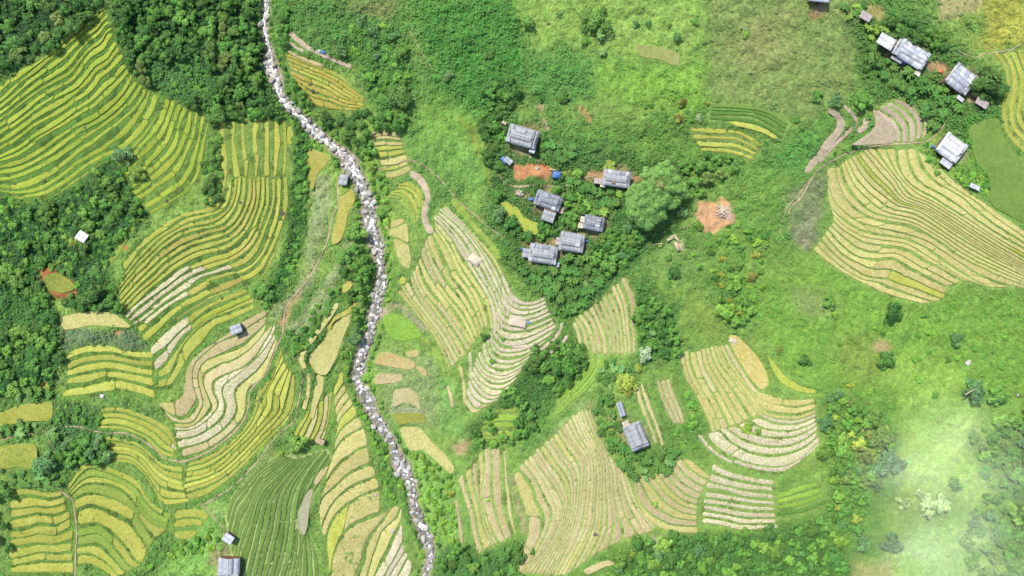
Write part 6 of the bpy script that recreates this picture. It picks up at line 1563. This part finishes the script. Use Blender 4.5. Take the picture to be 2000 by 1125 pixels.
 ('shrub', [(1260,200),(1380,225),(1370,240),(1250,225)], (5,8), {'mid':.7,'dark':.3}, "along the hedge above the small curved gold strips", "bushes of the meadow hedge", 10),
]
for side in (-1, 1):
    for k in range(6, 395, 3):
        rgk = np.random.default_rng(k * 2 + side)
        p = rp[k] + nr[k] * side * (rw[k] * .5 + rgk.uniform(5, 13)); r_ = rgk.uniform(4.5, 9)
        if -20 < p[1] < 1150 and not getm(blocked, p[0], p[1]) and not getm(rivm, p[0] + nr[k][0] * side * -r_ * .8, p[1] + nr[k][1] * side * -r_ * .8) and free_of(p[0], p[1], r_ * .8):
            occ.append((p[0], p[1], r_)); plant('shrub', p[0], p[1], r_, rgk.choice(['mid', 'dark', 'bright']), "overhanging the rocky streambed", "bushes lining the stream")
rz_g = random.Random(4)
NP = np.random.default_rng(21)
CLEAR = [[(290,118),(380,108),(425,150),(405,205),(330,180),(285,160)], [(-20,560),(60,575),(70,640),(-20,650)]]
for kind, poly, (ra, rb), sp, where, grp, cnt in ZONES:
    q = np.array(poly, float); n_ok = 0; tries = 0
    ks = list(sp); ps = [sp[k] for k in ks]
    while n_ok < cnt and tries < cnt * 60:
        tries += 1
        u = NP.uniform(q[:, 0].min(), q[:, 0].max()); v = NP.uniform(q[:, 1].min(), q[:, 1].max())
        if not inpoly(np.array([u]), np.array([v]), poly)[0]: continue
        if kind == 'tree' and any(inpoly(np.array([u]), np.array([v]), c_)[0] for c_ in CLEAR): continue
        r = NP.uniform(ra, rb) * (1 if tries < cnt * 25 else .75)
        if getm(blocked, u, v) or getm(keep, u + r * .5, v) or getm(keep, u - r * .5, v) or getm(keep, u, v - r * .5) or getm(keep, u, v + r * .5): continue
        if getm(rivm, u + r * .7, v) or getm(rivm, u - r * .7, v): continue
        if not free_of(u, v, r): continue
        occ.append((u, v, r)); n_ok += 1
        plant(kind, u, v, r, rz_g.choices(ks, ps)[0], where, grp)
grow_all()
for (lab, grp), it in GROUPS.items():
    if len(it) < 3: continue
    a = max(it, key=lambda k: k[0]); a[3]['label'] = "largest " + lab
    rest = [k for k in it if k is not a]
    for fn, word in ((lambda k: k[1], "leftmost"), (lambda k: -k[1], "rightmost"), (lambda k: k[2], "uppermost"), (lambda k: -k[2], "lowest")):
        if len(rest) < 3: break
        k = min(rest, key=fn); k[3]['label'] = word + " " + lab; rest.remove(k)

# ------------------------------------------------------------------ ground cover: grasses, herbs and low scrub that nobody could count
def tuft_templates(n, rg, leaf, hgt, up):
    out = []
    for _ in range(n):
        m = rg.integers(9, 13); V, F = [], []
        for i in range(m):
            a = rg.uniform(0, 6.283); q = rg.uniform(0, .75) ** .8; h = rg.uniform(.25, 1.0) * (1 - .5 * q) * hgt
            px, py = math.cos(a) * q, math.sin(a) * q; b_ = rg.uniform(0, 6.283); L = leaf * rg.uniform(.7, 1.3)
            dx, dy = math.cos(b_) * L, math.sin(b_) * L; wx, wy = -dy * .42, dx * .42
            t = rg.uniform(-up, up)
            k = len(V)
            V += [[px - dx, py - dy, h - t], [px + wx, py + wy, h + rg.uniform(-.12, .12)], [px + dx, py + dy, h + t], [px - wx, py - wy, h + rg.uniform(-.12, .12)]]
            F.append([k, k + 1, k + 2, k + 3])
        out.append((np.array(V), np.array(F)))
    return out
def scatter(name, u, v, size, col, templates, rg, hscale=1.0, origin=None, sink=0.0):
    z = HB(u, v); x, y = XY(u, v, z)
    ti = rg.integers(0, len(templates), len(u)); a = rg.uniform(0, 6.283, len(u))
    Vs, Fs, Cs = [], [], []; k = 0
    for j, (tv_, tf_) in enumerate(templates):
        m = np.where(ti == j)[0]
        if not len(m): continue
        ca, sa = np.cos(a[m])[:, None], np.sin(a[m])[:, None]; s = size[m][:, None]
        X = (tv_[:, 0] * ca - tv_[:, 1] * sa) * s + x[m][:, None]; Y = (tv_[:, 0] * sa + tv_[:, 1] * ca) * s + y[m][:, None]
        Z_ = tv_[:, 2] * s * hscale + z[m][:, None] - sink
        Vs.append(np.stack([X, Y, Z_], -1).reshape(-1, 3))
        nv_ = len(tv_); Fs.append((tf_[None] + (np.arange(len(m)) * nv_)[:, None, None]).reshape(-1, 4) + k); k += len(m) * nv_
        tint = np.repeat(1 + rg.normal(0, .12, (len(m), nv_ // 4)), 4, axis=1)
        Cs.append((col[m][:, None, :] * np.clip(tint, .55, 1.6)[..., None]).reshape(-1, 3))
    V = np.concatenate(Vs)
    if origin is not None: V = V - np.array(origin)
    return mesh_np(name, V, np.concatenate(Fs), M_plant, np.concatenate(Cs))
rgt = np.random.default_rng(99)
T_GRASS = tuft_templates(8, rgt, .34, .55, .28)
T_BUSH = tuft_templates(8, rgt, .30, .95, .2)
# banks of the terraces
fg = field.copy(); fg[1:] |= field[:-1]; fg[:-1] |= field[1:]; fg[:, 1:] |= field[:, :-1]; fg[:, :-1] |= field[:, 1:]
allow2 = (fg == 0) & (keep == 0) & (rivm == 0) & (bare == 0)
allow = (field == 0) & (keep == 0) & (rivm == 0) & (bare == 0)
for b in BL:
    rg = np.random.default_rng(int(b['root'].location.x * 10) & 0xffff)
    area = 0; G = b['G']
    e1 = np.hypot(*(G[1:, :-1] - G[:-1, :-1]).transpose(2, 0, 1)); e2 = np.hypot(*(G[:-1, 1:] - G[:-1, :-1]).transpose(2, 0, 1)); cell = e1 * e2
    N = int(cell.sum() * .2)
    ci = rg.choice(cell.size, N, p=(cell / cell.sum()).ravel()); i, j = np.unravel_index(ci, cell.shape)
    s = b['S0'] + (i + rg.random(N)) / b['per']; t = (j + rg.random(N)) / (b['M'] - 1)
    p = block_at(b, s, t); lo_ = rg.random(len(p)); ok = np.where(lo_ < .22, getm(allow, p[:, 0], p[:, 1]), np.where(lo_ < .232, 1, getm(allow2, p[:, 0], p[:, 1]))).astype(bool) & (p[:, 0] > -40) & (p[:, 0] < 2040) & (p[:, 1] > -30) & (p[:, 1] < 1155); p = p[ok]
    if len(p) < 5: continue
    cc = GC(p[:, 0], p[:, 1]) * 1.12; dk = vnoise(p[:, 0] / 14, p[:, 1] / 14, 91)[:, None]
    cc = cc * (1 - .35 * (dk > .62)) 
    sz = rg.uniform(.2, .4, len(p)) * (1 + .5 * (dk[:, 0] > .7))
    young = 'young' in b['mix']
    if young: continue
    me = scatter("bank_grass", p[:, 0], p[:, 1], sz, cc, T_GRASS, rg, origin=b['root'].location, hscale=.8)
    o = obj("bank_grass", me, b['root']); o['kind'] = 'stuff'
# open ground
def cover(name, label, dens_fn, size_fn, templates, N, hs, seed, boost=1.15, cat="grass"):
    rg = np.random.default_rng(seed)
    u = rg.uniform(-75, 2075, N); v = rg.uniform(-55, 1180, N)
    ok = getm(allow, u, v).astype(bool) & (getm(domain, u, v) == 0)
    u, v = u[ok], v[ok]; d = dens_fn(u, v); ok = rg.random(len(u)) < d; u, v = u[ok], v[ok]
    cc = GC(u, v)
    # keep bare soil bare: colours redder than green are soil
    soil = (cc[:, 0] > cc[:, 1] * 1.04); k = ~soil | (rg.random(len(u)) < .03); u, v, cc = u[k], v[k], cc[k]
    cc = np.where((cc[:, 0] > cc[:, 1] * 1.04)[:, None], lin((110, 140, 60)), cc)
    hj = rg.normal(0, .07, (len(u), 3)); hj[:, 0] *= 1.2; cc = np.clip(cc * boost * (1 + hj), .003, .8)
    o = obj(name, scatter(name, u, v, size_fn(u, v, rg), cc, templates, rg, hscale=hs)); o['kind'] = 'stuff'; o['label'] = label; o['category'] = cat
    print(name, len(u))
def dark_at(u, v):
    c_ = GC(u, v).sum(1); return np.clip((.36 - c_) / .14, 0, 1)
cl = lambda u, v: np.clip((fbm(u / 18, v / 18, 87, 3) - .36) * 3.2, .12, 1)
cover("meadow_grass", "rough green grass and herbs covering the open slopes", lambda u, v: .55 + .45 * cl(u, v), lambda u, v, rg: rg.uniform(.30, .62, len(u)), T_GRASS, 190000, .75, 1)
cover("undergrowth", "low leafy scrub and undergrowth on the slopes and in the woods", lambda u, v: np.clip((.04 + .14 * cl(u, v) ** 2) + .75 * dark_at(u, v), 0, 1), lambda u, v, rg: rg.uniform(.5, 1.0, len(u)) * (1 + .35 * dark_at(u, v)), T_BUSH, 90000, .9, 2, cat="undergrowth")
# ------------------------------------------------------------------ tarps, timber, rubble and other small things
def tarp(u, v, ang, Lp, Wp, m, label, h=.25, name="tarp", cat="tarp", seed=0, hump=.35):
    rg = np.random.default_rng(seed + int(u)); L, W = Lp * MPP, Wp * MPP; k = 14
    z = float(HB(u, v)); x, y = XY(u, v, z + h)
    X, Y = np.meshgrid(np.linspace(-.5, .5, k), np.linspace(-.5, .5, k))
    e = np.maximum(np.abs(X), np.abs(Y)) * 2
    Z = h + hump * (1 - e ** 2) * (.5 + vnoise(X * 5 + u, Y * 5 + v, 3)) + .12 * (vnoise(X * 11 + u, Y * 11, 4) - .5) - h * .9 * (e > .9)
    wob = 1 + .10 * (vnoise(X * 4 + v, Y * 4, 8) - .5)
    V = np.stack([X * L * wob, Y * W * wob, Z], -1).reshape(-1, 3); Vb = V.copy(); Vb[:, 2] -= .03
    i = np.arange(k * k).reshape(k, k); F = np.stack([i[:-1, :-1], i[:-1, 1:], i[1:, 1:], i[1:, :-1]], -1).reshape(-1, 4)
    ed = np.concatenate([i[0, :], i[1:, -1], i[-1, -2::-1], i[-2:0:-1, 0]]); ej = np.roll(ed, -1); n_ = k * k
    S = np.stack([ej, ed, ed + n_, ej + n_], -1)
    o = obj(name, mesh_np(name, np.vstack([V, Vb]), np.vstack([F, F[:, ::-1] + n_, S]), m, smooth=False), None, (float(x), float(y), z)); o.rotation_euler = (0, 0, -R(ang))
    return tag(o, label, cat)
tarp(632, 102, 22, 9, 7, M_blue, "bright blue tarp lying on the bare tan strip", h=.4)
tarp(624, 100, 22, 7, 6, M_white, "white sacks heaped against the blue tarp on the bare strip", h=.5, name="sack_heap", cat="sacks")
tarp(1088, 341, 5, 17, 14, M_blue, "crumpled blue tarp at the right end of the orange earth yard", h=1.3, hump=.5)
tarp(985, 312, 50, 14, 9, M_blue, "blue tarp draped at the left of the weathered grey shed", h=1.2)
tarp(1038, 389, 10, 12, 6, M_blue, "blue tarp tucked beside the left end of the winged farmhouse", h=.7)
tarp(178, 444, 10, 7, 7, M_blue, "small blue tarp in the thicket above the lone white hut", h=.8)
tarp(1766, 120, 31, 12, 6, M_blue, "blue sheet hanging below the long silver roof", h=1.1)
tarp(1824, 286, 20, 5, 5, M_blue, "little blue tarp left of the bright white farmhouse", h=.8)
tarp(1147, 429, 0, 4, 4, M_blue, "blue water drum lid at the left end of the smallest farmhouse", h=.9)
tarp(1146, 471, 0, 5, 5, M_blue, "blue barrel cover right of the upper of the two lowest houses", h=.9)
tarp(1020, 486, 0, 5, 5, M_blue, "blue barrel cover beside the jutting porch of the lowest house", h=.8)
tarp(1030, 629, 8, 18, 3.5, M_blue, "narrow blue sheet spread on the cream harvested arcs", h=.15, hump=.1)
tarp(1012, 625, 10, 34, 26, M_cream, "cream drying mat of straw on the harvested arcs beside the blue sheet", h=.12, hump=.12, name="drying_mat", cat="mat")
tarp(928, 507, 35, 26, 20, M_cream, "bright cream heap of threshed straw on the pale upper strips", h=.3, hump=.6, name="straw_heap", cat="straw")
tarp(1020, 676, 5, 40, 9, M_cream, "long cream drying mat lying across the lower harvested arcs", h=.1, hump=.1, name="drying_mat", cat="mat")
tarp(1838, 139, 20, 8, 7, M_orange, "orange sheet on the ground between the two hamlet farmhouses", h=.3)
tarp(199, 774, 10, 8, 7, M_white, "white cloth spread on the shrub bank under the wide gold strip", h=.3)
tarp(1432, 666, 25, 17, 10, M_cream, "heap of cut straw at the top of the big golden field", h=.2, hump=.3, name="straw_heap", cat="straw")
tarp(985, 240, 30, 10, 6, M_cream, "pale sheet under the trees above the top village farmhouse", h=.8)
def sticks(name, label, cat, items, m, z0=.2, th=.28):
    for i, (u0, v0, u1, v1, w) in enumerate(items):
        z = float(HB((u0 + u1) / 2, (v0 + v1) / 2)) + z0; a = XY(u0, v0, z); b_ = XY(u1, v1, z); a = np.array(a, float); b_ = np.array(b_, float)
        d = b_ - a; L = np.hypot(*d); c_ = (a + b_) / 2
        V, F = tube([(0, 0, -L / 2), (.03, .02, 0), (0, 0, L / 2)], w * MPP / 2, w * MPP / 2 * .8, 7)
        V = V[:, [2, 0, 1]]; k = len(V); caps = [list(range(6, -1, -1)), list(range(k - 7, k))]
        me = mesh_np(name, V, F, m); bm = bmesh.new(); bm.from_mesh(me); bm.verts.ensure_lookup_table()
        for cp in caps: bm.faces.new([bm.verts[q] for q in cp])
        bm.to_mesh(me); bm.free()
        o = obj(name, me, None, (float(c_[0]), float(c_[1]), z + .05 * i)); o.rotation_euler = (0, 0, math.atan2(d[1], d[0])); tag(o, label[i], cat)
sticks("timber_beam", ["thickest pale squared beam pointing down from the timber pile", "pale beam at the left side of the timber pile", "short pale beam across the top of the timber pile", "curved pale beam on the right of the timber pile", "long thin pale pole lying left of the timber pile"], "timber",
       [(1319,473,1325,490,8), (1303,470,1316,464,6), (1308,464,1322,459,5), (1318,462,1329,474,4), (1268,478,1298,476,3)], M_log, .3)
sticks("fallen_trunk", ["pale fallen trunk lying in the feathery blue-green tree"], "log", [(1885,771,1905,760,2.2)], M_log, 4.2)
sticks("plank", ["pale plank lying along the top of the orange earth yard", "short pale plank at the right top corner of the orange yard"], "plank", [(1028,304,1056,315,3.5), (1074,331,1092,333,3)], M_log, .3)
def rubble(u, v, r, label, n=60, seed=1, hgt=.8):
    rg = np.random.default_rng(seed); Vs, Fs, k = [], [], 0
    for i in range(n):
        a = rg.uniform(0, 6.28); q = rg.uniform(0, 1) ** .7; s = rg.uniform(.12, .38) * (1.25 - .6 * q)
        me = ROCKS[i % 8]; co = np.empty(len(me.vertices) * 3, np.float32); me.vertices.foreach_get("co", co); f = np.empty(len(me.polygons) * 3, np.int32); me.polygons.foreach_get("vertices", f)
        Vs.append(co.reshape(-1, 3) * s + [math.cos(a) * q * r * MPP, math.sin(a) * q * r * MPP, hgt * (1 - q) + .1]); Fs.append(f.reshape(-1, 3) + k); k += len(co) // 3
    z = float(HB(u, v)); x, y = XY(u, v, z)
    tag(obj("rubble_heap", mesh_np("rubble_heap", np.concatenate(Vs), np.concatenate(Fs), M_rubble), None, (float(x), float(y), z)), label, "rubble")
rubble(1409, 412, 14, "heap of pale rubble in the middle of the orange clearing", 130, 1, .4)
rubble(1050, 330, 5, "small heap of grey rubbish in the orange earth yard", 30, 2, .3)
rubble(1570, 470, 4, "little pile of pale stones at the edge of the scree", 20, 3, .3)
rubble(1016, 378, 8, "pile of pale stones above the kidney-shaped plot", 40, 4, .4)
rubble(1285, 1060, 12, "scattered pale stones below the very large tan terraces", 50, 5, .2)
for i, (u, v, r, lab) in enumerate([(552,417,5.5,"dark boulder on the right edge of the long thin golden strips"),(87,354,3.5,"dark rock in the lowest yellow-green strips at left"),(326,392,4,"brown rock in the fan of yellow-green terraces"),(469,396,3.5,"brown rock at the top of the long thin golden strips"),(166,248,3.5,"dark rock in the middle of the upper left terraces"),(434,583,3,"small dark rock in the golden strips above the hut"),(1163,1044,5,"dark hollow-sided rock at the foot of the very large tan terraces"),(732,262,4,"leftmost dark stone in the small stony gold terraces"),(746,261,4,"middle dark stone in the small stony gold terraces"),(759,264,4,"rightmost dark stone in the small stony gold terraces"),(605,165,4,"upper dark stone in the orange terraces"),(611,178,5,"lower dark stone in the orange terraces"),(1071,47,4,"dark stone on the bright slope left of the domed tree"),(1988,771,5,"grey stone in the lower right wood"),(1183,275,3,"dark stone alone in the middle meadow"),(734,967,4,"pale stone at the stream edge of the broad straw terraces"),(768,1036,6,"grey stones' largest block beside the bottom pale plots"),(1891,708,7,"pale grey rock in the bright right meadow")]):
    z = float(HB(u, v)) + .1; x, y = XY(u, v, z); o = obj("boulder", ROCKS[i % 8].copy() if i < 0 else DARKROCKS[i % 8] if i < 15 and i not in (13,) else ROCKS[i % 8], None, (float(x), float(y), z)); s = r * MPP; o.scale = (s, s * .85, s * .8); o.rotation_euler = (0, 0, i)
    tag(o, lab, "boulder")

# ------------------------------------------------------------------ the wisp of cloud drifting over the lower right
def cloud():
    m = bpy.data.materials.new("cloud_vapour"); m.use_nodes = True; n = m.node_tree.nodes; l = m.node_tree.links
    n.remove(n["Principled BSDF"])
    pv = n.new("ShaderNodeVolumePrincipled"); pv.inputs['Color'].default_value = (.99, 1, .97, 1); pv.inputs['Anisotropy'].default_value = -.45
    tc = n.new("ShaderNodeTexCoord"); g = n.new("ShaderNodeVectorMath"); g.operation = 'LENGTH'; l.new(tc.outputs['Object'], g.inputs[0])
    fall = n.new("ShaderNodeMapRange"); fall.inputs[1].default_value = 1; fall.inputs[2].default_value = 0; fall.inputs[3].default_value = 0; fall.inputs[4].default_value = 1; fall.interpolation_type = 'SMOOTHSTEP'; l.new(g.outputs['Value'], fall.inputs[0])
    ns = n.new("ShaderNodeTexNoise"); ns.inputs['Scale'].default_value = 2.2; ns.inputs['Detail'].default_value = 3; l.new(tc.outputs['Object'], ns.inputs['Vector'])
    mr = n.new("ShaderNodeMapRange"); mr.inputs[1].default_value = .38; mr.inputs[2].default_value = .68; l.new(ns.outputs['Fac'], mr.inputs[0])
    mu = n.new("ShaderNodeMath"); mu.operation = 'MULTIPLY'; l.new(fall.outputs[0], mu.inputs[0]); l.new(mr.outputs[0], mu.inputs[1])
    m2 = n.new("ShaderNodeMath"); m2.operation = 'MULTIPLY'; m2.inputs[1].default_value = .0135; l.new(mu.outputs[0], m2.inputs[0]); l.new(m2.outputs[0], pv.inputs['Density'])
    l.new(pv.outputs[0], n["Material Output"].inputs['Volume'])
    bm = bmesh.new(); bmesh.ops.create_icosphere(bm, subdivisions=3, radius=1); me = bpy.data.meshes.new("cloud"); bm.to_mesh(me); bm.free(); me.materials.append(m)
    for (u, v, z, ru, rv, h, rot) in [(1860, 930, 60, 260, 220, 9, .3), (1875, 1100, 62, 260, 140, 8, 0)]:
        x, y = XY(u, v, z); o = obj("cloud", me, None, (float(x), float(y), z)); k = MPP * (H - z) / H
        o.scale = (ru * k, rv * k, h); o.rotation_euler = (0, 0, rot); o['kind'] = 'stuff'; o['category'] = "cloud"
        o['label'] = "thin white wisp of cloud over the misty clearing at lower right" if v < 1000 else "thin white wisp of cloud over the bottom right edge"
cloud()
scene.cycles.volume_step_rate = 4
